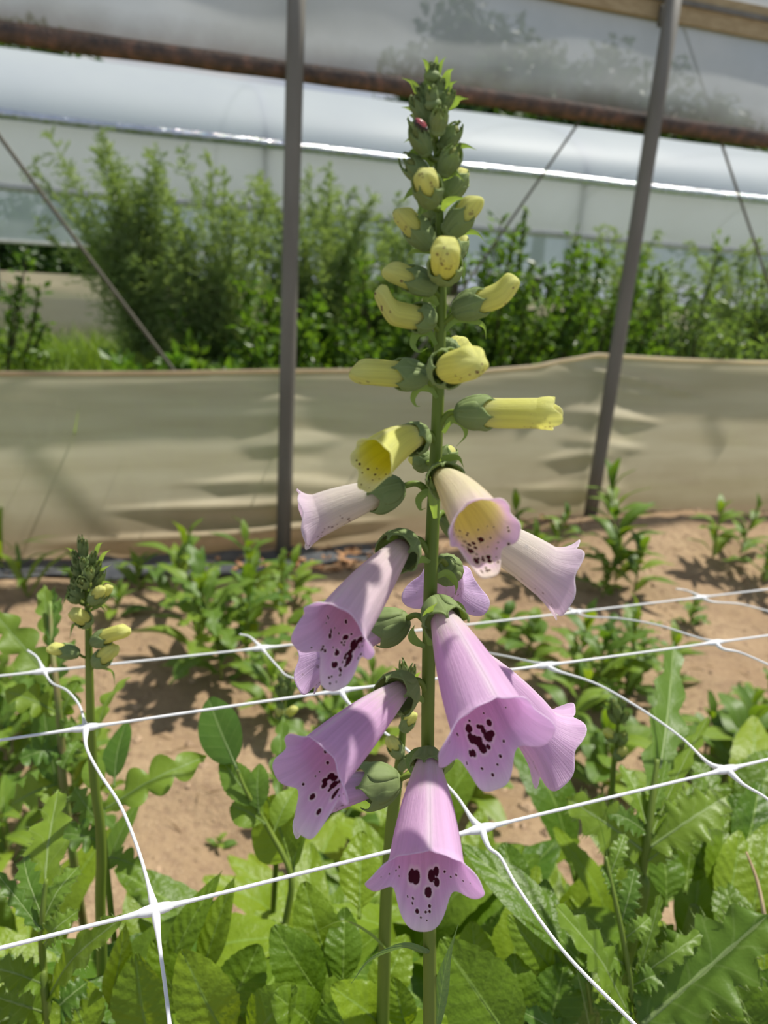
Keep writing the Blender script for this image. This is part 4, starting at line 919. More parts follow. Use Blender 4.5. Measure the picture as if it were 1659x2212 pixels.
# ------------------------------------------------------------------ leaves
def leaf(root, B, T, w, mat, kind='broad', face=(0, -.5, 1), arch=.12, seed=0, fold=.22, twist=0.0, droop=0.0, name='leaf', curl=0.0, nu=13, nv=40):
    """a leaf blade from base B to tip T, width w (m); face = direction its upper side looks"""
    r = np.random.RandomState(seed + 9); B = np.asarray(B, float); T = np.asarray(T, float); ax = T - B; L = np.linalg.norm(ax); a = ax / L
    f = nrm(face); f = nrm(f - a * f.dot(a)); 
    C = spline([B, B + ax * .5 + f * arch * L, T - ZV * droop * L], nv)
    Tn = nrm_rows(np.gradient(C, axis=0)); S = nrm_rows(np.cross(Tn, np.tile(f, (nv, 1)))); Nn = np.cross(S, Tn)
    if twist:
        an = twist * np.linspace(0, 1, nv)[:, None]; S, Nn = S * np.cos(an) + Nn * np.sin(an), Nn * np.cos(an) - S * np.sin(an)
    t = np.linspace(0, 1, nv); uu = np.linspace(-1, 1, nu)
    hw = np.zeros((2, nv)); wav = np.zeros((2, nv)); pr = []
    for sd in (0, 1):
        if kind == 'broad':
            b = .10 + .90 * np.sin(np.pi * np.clip((t - .12) / .88, 0, 1) ** .85) ** .8 * (t > .12); b = np.maximum(b, .10 * (1 - smooth(.93, 1, t)))
            hw[sd] = b * (1 + .035 * np.sin(t * 70 + sd)); wav[sd] = .07 * np.sin(t * 11 + r.rand() * 6) * smooth(.1, .4, t)
        elif kind == 'lance':
            b = .07 + .93 * np.sin(np.pi * np.clip((t - .05) / .95, 0, 1) ** .8) ** 1.1; hw[sd] = b * (1 - smooth(.9, 1, t)) + .01; wav[sd] = .05 * np.sin(t * 9 + r.rand() * 6)
        elif kind == 'oval':
            b = .08 + .92 * np.sin(np.pi * np.clip((t - .15) / .85, 0, 1) ** .8) ** .65 * (t > .15); hw[sd] = np.maximum(b * (1 - smooth(.985, 1, t)), .05 * (t < .3)); wav[sd] = .05 * np.sin(t * 8 + r.rand() * 6)
        elif kind == 'thistle':
            nl = r.randint(5, 7); ph = (t * nl + r.rand() * .5) % 1
            saw = np.where(ph < .62, (ph / .62) ** 1.3, (1 - (ph - .62) / .38) ** .8)
            env = (.24 + .76 * np.sin(np.pi * np.clip((t - .03) / .97, 0, 1) ** .8) ** .75) * (1 - smooth(.93, 1.0, t))
            hw[sd] = env * (.52 + .48 * saw) + .005; wav[sd] = .22 * (saw - .4) * np.where(np.floor(t * nl) % 2 == 0, 1, -.7)
            for k in range(nl * 5):
                pr.append((sd, min(.98, .06 + (k + r.rand() * .6) / (nl * 5) * .94)))
        elif kind == 'lobed':
            nl = 4; ph = (t * nl + .2 * sd + .15) % 1
            lob = np.sin(np.pi * ph) ** .7
            env = (.25 + .75 * np.sin(np.pi * np.clip((t - .05) / .95, 0, 1) ** .9) ** .8) * (1 - smooth(.94, 1, t))
            hw[sd] = env * (.30 + .70 * lob) + .005; wav[sd] = .14 * np.sin(t * 20 + r.rand() * 6)
        elif kind == 'blade':
            hw[sd] = (.5 + .5 * smooth(0, .3, t)) * (1 - smooth(.5, 1, t)) + .02
    W2 = w * .5
    U = uu[None, :]; au = np.abs(U)
    side = (U > 0).astype(int); HW = np.where(U > 0, hw[1][:, None], hw[0][:, None]); WV = np.where(U > 0, wav[1][:, None], wav[0][:, None])
    z = fold * au * HW - .5 * fold * (au ** 2) * HW + WV * au ** 1.8 - curl * au ** 2 * HW
    if kind == 'broad':
        z = z + .020 * np.sin(U * 20 + t[:, None] * 5) * np.sin(t[:, None] * 88 + au * 6) * (1 - au) ** .2 * (au > .05) + .018 * r.normal(size=z.shape) * (au > .08) * .6
    P = C[:, None, :] + S[:, None, :] * (W2 * HW * U)[..., None] + Nn[:, None, :] * (W2 * z)[..., None]
    mb = MB(); mb.add(P.reshape(-1, 3), gridf(nu, nv), np.stack([np.tile((uu + 1) / 2, nv), np.repeat(t, nu)], 1))
    # raised midrib underneath
    if kind != 'blade':
        tube(mb, C - Nn * W2 * .03, np.linspace(W2 * .075, W2 * .018, nv), nv, 6, sm=False)
        mb.uv[-1] = np.c_[np.full(len(mb.uv[-1]), .5), mb.uv[-1][:, 1]]
    for sd, tt in pr:
        j = int(tt * (nv - 1)); i = nu - 1 if sd else 0; p0 = P[j, i]; d = nrm((P[j, i] - C[j]) + Tn[j] * W2 * .25 * r.rand() + Nn[j] * W2 * r.normal() * .35); ln = W2 * r.uniform(.12, .26); sdv = Tn[j] * W2 * .026
        mb.add([p0 - sdv, p0 + sdv, p0 + d * ln, p0 + Nn[j] * W2 * .02], [(0, 1, 2), (0, 3, 2), (1, 3, 2)], [[.5, tt]] * 4)
    return mb.build(name, mat, root)
def hero(root, b, tp, wpx, mat, kind, seed, face=(0, -.6, .8), arch=.10, **kw):
    B = PZ(*b); T = PZ(*tp); return leaf(root, B, T, wpx * pxm((B + T) / 2), M[mat], kind, face, arch, seed, **kw)
def plant(name, px, label, cat, w, mat='stem', group=None, dz=0.0):
    """px: stem points (u, v, z below camera) from top to bottom; the stem runs on down to the soil"""
    pts = [PZ(*q) for q in px]; low = pts[-1]; d = nrm(low - pts[0]) if len(pts) > 1 else -ZV
    g = np.array([low[0] + d[0] * .05, low[1] + abs(d[1]) * .03 + .02, 0]); g[2] = float(soil_z(g[0], g[1]))
    root = thing(name, g, label, cat, group)
    ww = np.array(w, float) * .5 * pxm(low)
    mb = MB(); tube(mb, pts + [(low + g) / 2, g - ZV * .015], list(ww) + [ww[-1] * 1.1], 50, 9); mb.build('stem', M[mat], root)
    return root

# left thistle
tl = plant('thistle', [(100, 1900, -.335), (90, 2000, -.36), (93, 2080, -.40), (106, 2215, -.44)], 'prickly thistle at the lower left, stem beside the net cord', 'plant', [8, 14, 17, 20], group='prickly thistles')
for i, (b, tp, w, kind, fc, ar) in enumerate([
    ((93, 2010, -.365), (126, 1705, -.335), 120, 'thistle', (0, -.9, .35), .05), ((104, 2154, -.42), (272, 1975, -.345), 92, 'thistle', (-.3, -.5, .8), .08),
    ((97, 2127, -.41), (-40, 2085, -.39), 80, 'thistle', (0, -.4, .9), .12), ((88, 2010, -.36), (-12, 1880, -.335), 44, 'thistle', (.5, -.5, .6), .05),
    ((95, 2040, -.37), (172, 1965, -.35), 60, 'thistle', (0, -.6, .8), .2), ((104, 2190, -.44), (-20, 2150, -.41), 100, 'thistle', (0, -.5, .8), .15),
    ((92, 1990, -.36), (172, 1870, -.345), 70, 'thistle', (-.4, -.8, .4), .12), ((92, 1985, -.36), (50, 1850, -.35), 60, 'thistle', (.3, -.7, .5), .15), ((106, 2205, -.44), (190, 2120, -.42), 90, 'thistle', (0, -.5, .8), .2)]):
    hero(tl, b, tp, w, 'thistle', kind, 800 + i, fc, ar)
# groundsel-like weed with a reddish stem
gw = plant(mat='redstem', name='lobed_weed', px=[(108, 1300, -.30), (113, 1400, -.33), (124, 1500, -.36), (134, 1620, -.41), (142, 1740, -.46)], label='lobed weed with a reddish stem rising beside the left foxglove spike', cat='plant', w=[8, 12, 15, 18, 20], group='lobed weeds')
for i, (b, tp, w, kind, fc, ar) in enumerate([
    ((108, 1400, -.33), (95, 1262, -.295), 44, 'lobed', (.3, -.9, .2), .03), ((110, 1390, -.33), (118, 1268, -.295), 36, 'lobed', (-.3, -.9, .2), .03), ((110, 1350, -.32), (84, 1275, -.30), 26, 'lance', (0, -.9, .3), .05),
    ((108, 1405, -.33), (130, 1290, -.30), 34, 'lobed', (0, -1, .2), .04), ((118, 1480, -.355), (-20, 1315, -.30), 86, 'lobed', (.4, -.6, .6), .03), ((120, 1490, -.36), (160, 1380, -.335), 60, 'lobed', (-.3, -.8, .4), .1),
    ((128, 1560, -.385), (172, 1470, -.36), 66, 'lobed', (-.2, -.8, .4), .1), ((126, 1540, -.38), (10, 1492, -.36), 70, 'lobed', (.1, -.6, .8), .15), ((128, 1720, -.45), (88, 1480, -.375), 66, 'lance', (.2, -.9, .4), .06),
    ((132, 1620, -.41), (40, 1640, -.41), 70, 'lobed', (0, -.5, .8), .15), ((134, 1660, -.42), (170, 1600, -.41), 60, 'lobed', (0, -.7, .6), .15), ((136, 1690, -.44), (20, 1740, -.45), 90, 'lobed', (0, -.5, .8), .12), ((128, 1580, -.39), (165, 1560, -.38), 50, 'lobed', (0, -.6, .8), .2)]):
    hero(gw, b, tp, w, 'weedleaf', kind, 830 + i, fc, ar)
g2 = plant('lobed_weed', [(215, 1720, -.40), (222, 1790, -.43), (232, 1900, -.47)], 'lobed weed leaning over the bare soil right of the left foxglove spike', 'plant', [10, 13, 15], group='lobed weeds')
for i, (b, tp, w, kind, fc, ar) in enumerate([
    ((226, 1748, -.41), (446, 1634, -.385), 92, 'lobed', (-.1, -.6, .8), .10), ((205, 1600, -.38), (280, 1462, -.36), 50, 'lobed', (-.4, -.7, .4), .12), ((245, 1700, -.41), (272, 1560, -.385), 66, 'oval', (-.2, -.9, .3), .06),
    ((228, 1880, -.47), (305, 1725, -.44), 56, 'lance', (-.5, -.8, .3), .06), ((232, 1850, -.46), (312, 1878, -.46), 60, 'lobed', (0, -.5, .8), .2), ((222, 1790, -.43), (160, 1700, -.41), 60, 'lobed', (.2, -.7, .6), .15),
    ((225, 1820, -.44), (130, 1800, -.43), 70, 'lobed', (0, -.5, .8), .2), ((215, 1720, -.40), (200, 1630, -.385), 50, 'oval', (.2, -.9, .3), .1)]):
    hero(g2, b, tp, w, 'weedleaf', kind, 850 + i, fc, ar)
# bright oval-leaved plant in the gap
ov = plant('oval_leaf_plant', [(512, 1662, -.345), (535, 1715, -.36), (580, 1790, -.385), (628, 1890, -.41), (618, 1990, -.44), (604, 2080, -.47)], 'bright plant with an upright oval leaf standing in front of the bare soil', 'plant', [7, 10, 12, 14, 16, 16])
for i, (b, tp, w, kind, fc, ar, mt) in enumerate([
    ((516, 1672, -.35), (450, 1508, -.325), 96, 'oval', (.1, -.95, .3), .03, 'weedleaf'), ((632, 1882, -.41), (576, 1722, -.385), 150, 'oval', (-.2, -.95, .3), -.05, 'foxleaf'), ((632, 1890, -.41), (668, 1770, -.39), 66, 'oval', (-.7, -.6, .2), .08, 'weedleaf'),
    ((560, 1752, -.37), (478, 1640, -.35), 66, 'broad', (.3, -.8, .5), .08, 'weedleaf'), ((560, 1760, -.37), (560, 1650, -.35), 60, 'broad', (-.2, -.9, .4), .1, 'weedleaf'), ((575, 1780, -.38), (500, 1740, -.375), 70, 'broad', (.2, -.6, .8), .2, 'weedleaf'),
    ((600, 1720, -.40), (612, 1545, -.375), 46, 'lobed', (0, -1, .2), .03, 'weedleaf'), ((590, 1800, -.39), (640, 1700, -.375), 60, 'broad', (-.3, -.8, .5), .1, 'weedleaf')]):
    hero(ov, b, tp, w, mt, kind, 870 + i, fc, ar)
# right thistles
tr = plant('thistle', [(1420, 1640, -.325), (1410, 1720, -.345), (1398, 1810, -.37), (1385, 1890, -.40), (1380, 1980, -.43)], 'tall thistle with one long upright leaf crossing the netting on the right', 'plant', [10, 16, 22, 22, 24], group='prickly thistles')
for i, (b, tp, w, kind, fc, ar) in enumerate([
    ((1404, 1800, -.365), (1456, 1385, -.31), 100, 'thistle', (-.15, -.98, .2), .02), ((1408, 1800, -.365), (1532, 1545, -.325), 56, 'thistle', (-.75, -.6, .2), .02), ((1404, 1830, -.375), (1572, 1718, -.345), 120, 'thistle', (-.2, -.6, .8), .08),
    ((1394, 1796, -.365), (1305, 1748, -.35), 60, 'thistle', (.2, -.6, .7), .12), ((1392, 1840, -.38), (1222, 1722, -.345), 118, 'thistle', (.1, -.8, .6), .10), ((1396, 1780, -.36), (1340, 1650, -.34), 70, 'thistle', (.4, -.8, .3), .08),
    ((1408, 1760, -.355), (1440, 1640, -.335), 40, 'thistle', (0, -1, .2), .03), ((1400, 1860, -.385), (1468, 1800, -.37), 60, 'thistle', (-.2, -.7, .6), .15), ((1388, 1880, -.395), (1330, 1850, -.385), 60, 'thistle', (.2, -.6, .8), .2)]):
    hero(tr, b, tp, w, 'thistle', kind, 900 + i, fc, ar)
tb = plant('thistle', [(1308, 1850, -.335), (1330, 1950, -.355), (1350, 2050, -.38), (1364, 2150, -.41), (1372, 2240, -.44)], 'prickly thistle with curly young leaves at the lower right, net strand crossing its foot', 'plant', [8, 11, 14, 15, 16], group='prickly thistles')
for i, (b, tp, w, kind, fc, ar) in enumerate([
    ((1385, 2215, -.42), (1662, 1975, -.36), 205, 'thistle', (-.25, -.6, .8), .02), ((1352, 2180, -.41), (1196, 1952, -.35), 100, 'thistle', (.5, -.5, .7), .08), ((1340, 2000, -.37), (1372, 1875, -.345), 56, 'thistle', (-.3, -.9, .3), .1),
    ((1318, 1890, -.345), (1350, 1800, -.33), 44, 'thistle', (-.3, -.8, .4), .1), ((1312, 1850, -.335), (1270, 1722, -.315), 16, 'lance', (.9, -.3, .2), .05), ((1378, 2110, -.40), (1428, 1928, -.36), 36, 'thistle', (-.2, -.95, .2), .03),
    ((1380, 2110, -.40), (1520, 2012, -.375), 56, 'thistle', (-.2, -.6, .8), .16), ((1356, 2090, -.395), (1260, 2050, -.38), 70, 'thistle', (.2, -.5, .8), .2), ((1345, 2030, -.375), (1405, 1980, -.365), 46, 'thistle', (-.3, -.7, .6), .25),
    ((1364, 2130, -.405), (1440, 2100, -.395), 60, 'thistle', (-.2, -.5, .8), .25), ((1330, 1940, -.355), (1300, 1870, -.34), 40, 'thistle', (.4, -.8, .4), .15), ((1370, 2220, -.43), (1450, 2190, -.42), 70, 'thistle', (-.2, -.5, .8), .2), ((1366, 2190, -.42), (1290, 2180, -.41), 80, 'thistle', (.2, -.5, .8), .2)]):
    hero(tb, b, tp, w, 'thistle', kind, 930 + i, fc, ar)
ts = plant('thistle', [(1268, 2120, -.40), (1276, 2180, -.42), (1282, 2250, -.45)], 'small spiny thistle shoot at the bottom edge beside the net strand', 'plant', [8, 12, 14], group='prickly thistles')
for i, (b, tp, w, kind, fc, ar) in enumerate([((1275, 2230, -.44), (1246, 2098, -.395), 80, 'thistle', (0, -.9, .4), .06), ((1270, 2250, -.45), (1195, 2150, -.41), 70, 'thistle', (.3, -.7, .5), .1), ((1280, 2250, -.45), (1320, 2160, -.42), 70, 'thistle', (-.3, -.7, .5), .1), ((1240, 2260, -.44), (1098, 2170, -.40), 60, 'thistle', (.1, -.5, .9), .1)]):
    hero(ts, b, tp, w, 'thistle', kind, 950 + i, fc, ar)
# broad foxglove rosettes: named ones placed in front
def rosette_at(u, v, z, label, leaves, seed, group='foxglove rosettes'):
    c = PZ(u, v, z); g = np.array([c[0], c[1] + .02, 0.0]); g[2] = float(soil_z(g[0], g[1]))
    root = thing('foxglove_rosette', g, label, 'plant', group)
    mb = MB(); tube(mb, [c, (c + g) / 2 + np.array([.004, 0, 0]), g - ZV * .015], [.004, .006, .008], 16, 8); mb.build('stem', M['stem'], root)
    for i, (b, tp, w, kind, fc, ar) in enumerate(leaves): hero(root, b, tp, w, 'foxleaf', kind, seed + i, fc, ar)
    return root
rosette_at(450, 2230, -.46, 'broad-leaved foxglove rosette beneath the left net knot', [
    ((350, 2120, -.44), (480, 1880, -.39), 70, 'lance', (-.4, -.6, .6), .05), ((430, 2130, -.44), (508, 1890, -.39), 66, 'lance', (-.3, -.8, .4), .05), ((500, 2260, -.45), (392, 2052, -.385), 130, 'broad', (.2, -.8, .5), .08),
    ((330, 2280, -.46), (292, 2060, -.40), 130, 'broad', (0, -.9, .4), .05), ((235, 2180, -.44), (272, 1992, -.385), 60, 'lance', (.5, -.7, .4), .04), ((200, 2260, -.45), (140, 2110, -.42), 110, 'broad', (.2, -.6, .7), .1),
    ((490, 2200, -.46), (560, 2040, -.42), 110, 'broad', (-.1, -.8, .5), .1), ((400, 2200, -.46), (330, 2030, -.41), 90, 'broad', (.2, -.7, .6), .12), ((540, 2270, -.45), (640, 2130, -.40), 120, 'broad', (-.2, -.5, .8), .1)], 1000)
rosette_at(740, 2180, -.45, 'bumpy bright foxglove rosette between the two front flower stems', [
    ((776, 1985, -.43), (780, 1795, -.40), 92, 'broad', (0, -.98, .2), .02), ((715, 2110, -.44), (655, 1905, -.40), 96, 'broad', (.2, -.9, .3), .05), ((700, 2170, -.44), (590, 2000, -.40), 110, 'broad', (.3, -.8, .5), .08),
    ((740, 2140, -.44), (745, 1960, -.41), 80, 'broad', (0, -.9, .3), .08), ((680, 2230, -.44), (590, 2145, -.40), 110, 'oval', (.2, -.5, .8), .15), ((840, 2240, -.44), (715, 2130, -.395), 110, 'broad', (0, -.4, .9), .12),
    ((880, 2230, -.44), (850, 2110, -.41), 70, 'broad', (-.2, -.6, .8), .1), ((800, 2200, -.45), (880, 2020, -.42), 90, 'broad', (-.2, -.8, .4), .08), ((720, 2260, -.45), (760, 2160, -.42), 120, 'broad', (0, -.5, .8), .15)], 1020)
rosette_at(1080, 2200, -.44, 'large foxglove rosette right of the front stem, its long dark leaf under the net strand', [
    ((1130, 2290, -.42), (952, 2030, -.36), 170, 'broad', (-.1, -.6, .8), .03), ((1262, 2090, -.40), (985, 1815, -.37), 104, 'lance', (.3, -.3, .9), .06), ((1205, 2110, -.41), (1096, 1978, -.38), 72, 'broad', (.2, -.8, .5), .06),
    ((1030, 2150, -.44), (1020, 1990, -.41), 90, 'broad', (0, -.9, .4), .1), ((1120, 2230, -.43), (1110, 2060, -.40), 100, 'broad', (-.1, -.7, .6), .1), ((1180, 2240, -.43), (1220, 2080, -.40), 110, 'broad', (-.2, -.7, .6), .1),
    ((1160, 2100, -.43), (1180, 1900, -.40), 80, 'broad', (-.2, -.9, .3), .08), ((1000, 2250, -.43), (930, 2120, -.41), 90, 'broad', (.2, -.6, .8), .12), ((1120, 1960, -.43), (1088, 1820, -.405), 80, 'broad', (0, -.9, .4), .1)], 1040)
rosette_at(1560, 2180, -.45, 'bumpy foxglove rosette in the lower right corner under the big thistle leaf', [
    ((1640, 2270, -.44), (1560, 2060, -.40), 130, 'broad', (-.2, -.6, .8), .05), ((1655, 2260, -.44), (1650, 1990, -.40), 80, 'broad', (-.5, -.8, .3), .03), ((1530, 2260, -.45), (1480, 2120, -.42), 100, 'broad', (0, -.6, .8), .1),
    ((1600, 2270, -.45), (1690, 2100, -.41), 130, 'broad', (-.3, -.5, .8), .1), ((1500, 2150, -.46), (1540, 2010, -.43), 90, 'broad', (0, -.8, .5), .1), ((1440, 2230, -.46), (1400, 2130, -.44), 110, 'broad', (.2, -.5, .8), .12)], 1060)
rosette_at(1500, 1960, -.46, 'smooth upright foxglove rosette behind the lower right thistle', [
    ((1480, 1930, -.45), (1500, 1715, -.41), 120, 'broad', (0, -.97, .2), .02), ((1562, 2000, -.45), (1600, 1795, -.41), 90, 'broad', (-.2, -.95, .2), .03), ((1540, 1960, -.45), (1566, 1750, -.41), 80, 'broad', (-.1, -.9, .3), .05),
    ((1440, 1960, -.45), (1420, 1800, -.42), 90, 'broad', (.2, -.8, .5), .08), ((1620, 1990, -.45), (1665, 1780, -.41), 100, 'broad', (-.3, -.8, .4), .05), ((1590, 1900, -.44), (1640, 1690, -.40), 90, 'broad', (-.2, -.9, .3), .05),
    ((1600, 2060, -.46), (1560, 1900, -.43), 90, 'broad', (0, -.9, .4), .08), ((1450, 1880, -.45), (1530, 1780, -.42), 90, 'broad', (0, -.5, .8), .12)], 1080)
rosette_at(1560, 1760, -.45, 'foxglove rosette under the right net knot by the frame edge', [
    ((1560, 1790, -.44), (1500, 1640, -.41), 90, 'thistle', (.2, -.6, .8), .1), ((1590, 1790, -.44), (1690, 1620, -.40), 110, 'broad', (-.2, -.6, .8), .1), ((1560, 1800, -.44), (1480, 1720, -.42), 80, 'broad', (.2, -.5, .8), .15),
    ((1600, 1780, -.44), (1610, 1640, -.41), 80, 'broad', (0, -.8, .5), .1), ((1570, 1800, -.44), (1640, 1730, -.42), 90, 'broad', (-.2, -.5, .8), .15)], 1100)
# random fill: rosettes on the ground with arching leaves
def rosette(u, v, z, label, n, ll, seed, group='foxglove rosettes', kind='broad', mat='foxleaf', lw=.30, up=.75, name='foxglove_rosette'):
    r = np.random.RandomState(seed); c = PZ(u, v, z); g = c.copy(); g[2] = float(soil_z(g[0], g[1]))
    root = thing(name, g, label, 'plant', group)
    hs = max(.02, c[2] - g[2])
    mb = MB(); tube(mb, [g + ZV * hs, g + ZV * hs * .5 + np.array([.004, .003, 0]), g - ZV * .015], [.003, .0045, .006], 12, 7); mb.build('stem', M['stem'], root)
    for i in range(n):
        th = i * 2.4 + r.rand() * .6; el = up * r.uniform(.6, 1.25); d = np.array([math.cos(th) * math.cos(el), math.sin(th) * math.cos(el), math.sin(el)]); L = ll * r.uniform(.65, 1.1)
        b = g + ZV * hs * r.uniform(.45, 1.0); fc = ZV * math.cos(el) - np.array([math.cos(th), math.sin(th), 0]) * math.sin(el)
        leaf(root, b, b + d * L, L * lw * r.uniform(.8, 1.2), M[mat], kind, fc, .10 + .08 * r.rand(), seed + i, droop=.12 * r.rand(), nu=11, nv=30)
    return root
for i, (u, v, z, n, ll, lb) in enumerate([
    (180, 2230, -.52, 11, .17, 'dark low rosette at the lower left corner below the thistle'), (330, 2140, -.56, 11, .17, 'low rosette under the left net knot, behind the broad front leaves'), (520, 2130, -.56, 12, .17, 'rosette in the shade left of the thin flower stem'),
    (660, 2080, -.56, 12, .17, 'rosette just behind the bumpy bright leaves'), (880, 2060, -.56, 12, .17, 'rosette at the foot of the front flower stem'), (1010, 2010, -.57, 12, .17, 'rosette behind the lowest pink bell'),
    (1180, 2020, -.56, 12, .17, 'rosette below the crossing net strand'), (1330, 2060, -.56, 11, .17, 'rosette hidden under the lower right thistle'), (1490, 2080, -.56, 12, .17, 'rosette under the large thistle blade'),
    (1620, 2010, -.58, 12, .18, 'rosette at the right edge by the dry grass blade'), (1250, 1880, -.60, 11, .17, 'rosette between the net knot and the tall thistle'), (1420, 1880, -.62, 11, .17, 'rosette behind the tall thistle stem'),
    (1600, 1830, -.62, 12, .18, 'rosette behind the right edge leaves'), (780, 1960, -.62, 11, .17, 'rosette behind the thin flower stem, in the middle'), (640, 1930, -.66, 10, .17, 'rosette beyond the big round leaf'),
    (900, 1880, -.64, 10, .17, 'rosette behind the shaft of the lowest bell'), (1090, 1900, -.62, 9, .16, 'rosette at the near end of the bare soil patch'), (60, 2080, -.58, 10, .17, 'rosette behind the left thistle at the frame edge'),
    (560, 2230, -.52, 11, .16, 'front rosette at the bottom edge, left half'), (760, 2260, -.52, 11, .16, 'front rosette at the bottom edge beside the thin stem'), (1060, 2260, -.52, 11, .16, 'front rosette at the bottom edge right of the main stem'),
    (1400, 2280, -.54, 10, .16, 'front rosette at the bottom edge below the thistle foot'), (1600, 2280, -.54, 10, .16, 'front rosette in the bottom right corner')]):
    rosette(u, v, z, lb, n, ll, 1200 + i * 20)
# weeds on the bare soil
def weed(u, v, h, label, n, ll, seed, kind='lance', lw=.28, name='weed', group='weeds on the bare soil', mat='weedleaf', up=.6):
    r = np.random.RandomState(seed); ry = ray(u, v); g = CAM + ry * (CAM_H / -ry[2])
    for _ in range(3):
        z = float(soil_z(g[0], g[1])); g = CAM + ry * ((CAM_H - z) / -ry[2])
    root = thing(name, g, label, 'plant', group)
    lean = np.array([r.normal() * .12, r.normal() * .08, 0]) * h
    st = spline([g - ZV * .01, g + ZV * h * .5 + lean * .3, g + ZV * h + lean], 20)
    mb = MB(); tube(mb, st, [.0035, .0015], 20, 6, sm=False); mb.build('stem', M['redstem'], root)
    for i in range(n):
        f = (i + .3) / n; p_ = st[int(f ** .8 * 19)]; th = i * 2.4 + r.rand(); el = up * r.uniform(.3, 1.3) + .6 * (f > .85)
        d = np.array([math.cos(th) * math.cos(el), math.sin(th) * math.cos(el), math.sin(el)]); L = ll * r.uniform(.7, 1.15) * (1 - .45 * f)
        fc = ZV * math.cos(el) - np.array([math.cos(th), math.sin(th), 0]) * math.sin(el)
        leaf(root, p_, p_ + d * L, L * lw, M[mat], kind, fc, .10, seed + i, droop=.18 * r.rand(), nu=7, nv=22)
    return root
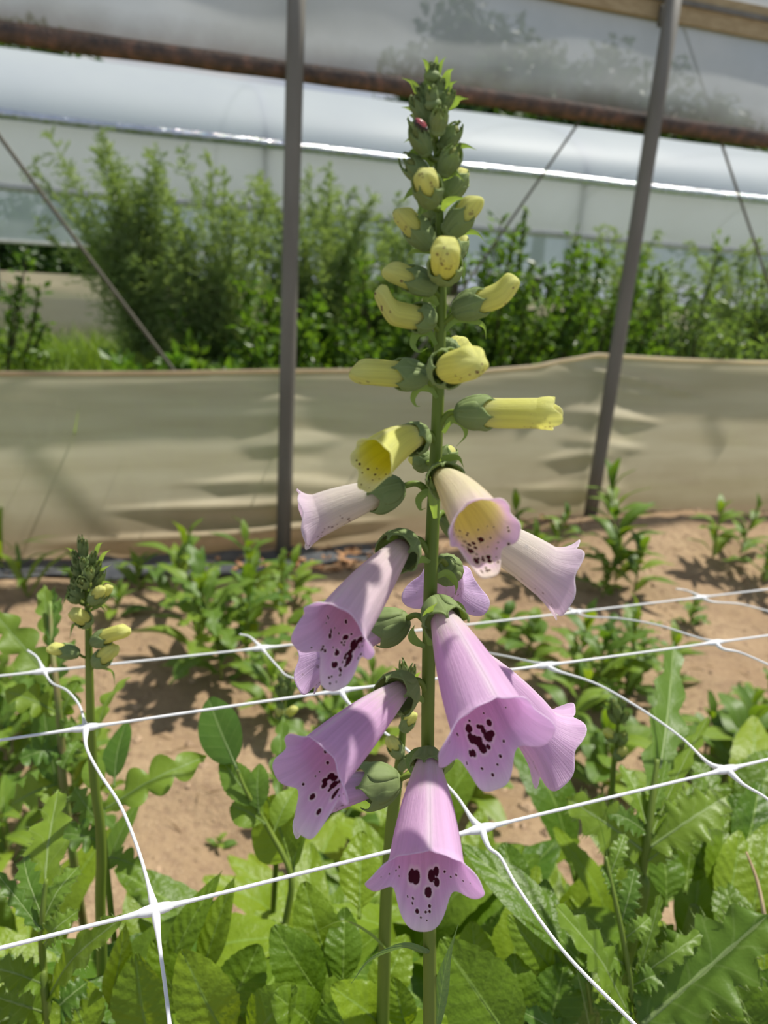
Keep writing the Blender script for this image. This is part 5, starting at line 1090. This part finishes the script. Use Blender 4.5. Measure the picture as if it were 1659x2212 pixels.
for i, (u, v, h, n, ll, kd, lw, lb) in enumerate([
    (372, 1310, .19, 11, .16, 'lance', .26, 'tall weed with long narrow leaves near the skirt, left of the nearest post'), (480, 1470, .24, 16, .17, 'lobed', .32, 'large bushy weed clump between the two far net cords'), (430, 1420, .22, 14, .16, 'lance', .25, 'leafy weed just behind the large clump'),
    (530, 1440, .20, 12, .15, 'lobed', .35, 'wide-leaved weed at the far net knot'), (545, 1290, .20, 10, .14, 'lance', .25, 'weed growing at the foot of the nearest post'), (610, 1350, .17, 9, .13, 'lobed', .35, 'upright weed just left of the pale pink bell'), (640, 1310, .13, 9, .12, 'lance', .3, 'weed half hidden by the left bells'),
    (175, 1290, .10, 8, .11, 'lance', .25, 'small weed in front of the black fabric'), (60, 1290, .11, 8, .18, 'blade', .10, 'grassy weed at the far left skirt foot'), (250, 1330, .06, 7, .09, 'lance', .3, 'tiny weed right of the left spike top'),
    (300, 1275, .09, 8, .12, 'lance', .25, 'weed in front of the black fabric strip, mid left'),
    (1330, 1250, .30, 16, .17, 'lance', .28, 'tall leafy weed at the foot of the leaning post'), (1300, 1290, .14, 10, .12, 'lobed', .35, 'low weed below the tall post-foot weed'), (1370, 1275, .14, 10, .12, 'lance', .3, 'spreading weed right of the tall post-foot weed'), (1540, 1200, .16, 11, .13, 'lance', .28, 'weed on the soil ridge right of the leaning post'), (1600, 1190, .14, 9, .12, 'lance', .28, 'weed on the soil ridge nearer the frame edge'),
    (1650, 1250, .14, 9, .12, 'lobed', .35, 'dark weed at the right frame edge'), (1490, 1350, .07, 9, .07, 'lobed', .4, 'tiny weed beside the farthest net knot'), (1150, 1240, .12, 9, .13, 'lance', .28, 'weed behind the cream bell lip'), (1100, 1180, .14, 10, .13, 'lance', .28, 'weed by the skirt between stem and leaning post'),
    (1200, 1190, .12, 9, .12, 'lance', .28, 'weed against the skirt left of the leaning post'), (1140, 1420, .09, 9, .10, 'oval', .5, 'round-leaved weed under the middle net cord'), (1090, 1390, .08, 7, .10, 'oval', .5, 'round-leaved weed near the pale right bell'),
    (1280, 1540, .20, 14, .15, 'lobed', .35, 'bushy weed under the middle cord right of the pink bells'), (1350, 1500, .20, 14, .15, 'lobed', .34, 'bushy lobed weed behind the thistle leaf'), (1240, 1480, .18, 11, .13, 'lance', .28, 'slim weed behind the right pink bell'), (1430, 1480, .12, 10, .11, 'lance', .28, 'narrow weed right of the upright thistle leaf'),
    (1600, 1640, .14, 12, .12, 'lance', .28, 'tufted weed right of the narrow thistle leaf'), (1520, 1640, .10, 10, .11, 'oval', .4, 'dark low weed behind the right net strand'), (1660, 1600, .12, 9, .12, 'lobed', .35, 'weed at the right edge above the net knot'), (1200, 1640, .20, 10, .12, 'lance', .26, 'slim reddish weed at the edge of the bare patch'),
    (690, 1660, .16, 10, .12, 'lobed', .32, 'weed behind the lower left pink bell'), (760, 1640, .12, 10, .11, 'oval', .45, 'weed in the shade between the lower bells'), (700, 1780, .10, 12, .12, 'lobed', .32, 'weed below the lower left bells'), (1000, 1740, .10, 9, .12, 'oval', .45, 'dark weed right of the lowest bell base'),
    (800, 1540, .10, 9, .11, 'lance', .28, 'weed behind the middle net knot'), (700, 1530, .12, 9, .11, 'lobed', .35, 'weed beyond the distant small spike'), (590, 1560, .12, 9, .11, 'lance', .28, 'weed at the foot of the distant small spike'),
    (470, 1832, .012, 5, .04, 'oval', .4, 'tiny seedling alone on the bare soil patch'), (100, 1620, .14, 12, .13, 'lobed', .32, 'weed behind the left net cord'), (30, 1700, .16, 12, .14, 'lobed', .32, 'weed at the left edge below the net cord'), (160, 1760, .14, 11, .13, 'lobed', .32, 'weed at the foot of the left spike'), (20, 1560, .12, 10, .12, 'lobed', .32, 'weed at the left edge above the net cord'),
    (20, 1860, .13, 11, .13, 'lance', .3, 'weed at the left edge by the thistle top'), (1560, 1700, .16, 12, .14, 'oval', .4, 'leafy weed under the right net knot'), (1300, 1720, .14, 10, .13, 'oval', .45, 'weed at the right end of the bare patch'), (740, 1860, .12, 10, .13, 'oval', .4, 'weed under the near net cord, middle')]):
    weed(u, v, h, lb, n + n // 3 if h > .05 else n, ll * (1.15 if h > .05 else 1), 2000 + i * 20, kd, lw)
weed(4, 1225, .05, 'arching grass clump at the left frame edge against the skirt', 8, .30, 3900, 'blade', .05, 'grass_clump', None, 'weedleaf', 1.15)
# dry grass blade
gb = PZ(1652, 1985, -.40); mb = MB(); tube(mb, [PZ(1612, 1840, -.375), PZ(1636, 1905, -.385), gb, PZ(1662, 2080, -.43)], [.0008, .0013, .0016, .0014], 20, 6)
tag(mb.build('dry_grass_stalk', M['straw'], org=gb), 'dry straw-coloured grass stalk standing by the right frame edge', 'stalk')
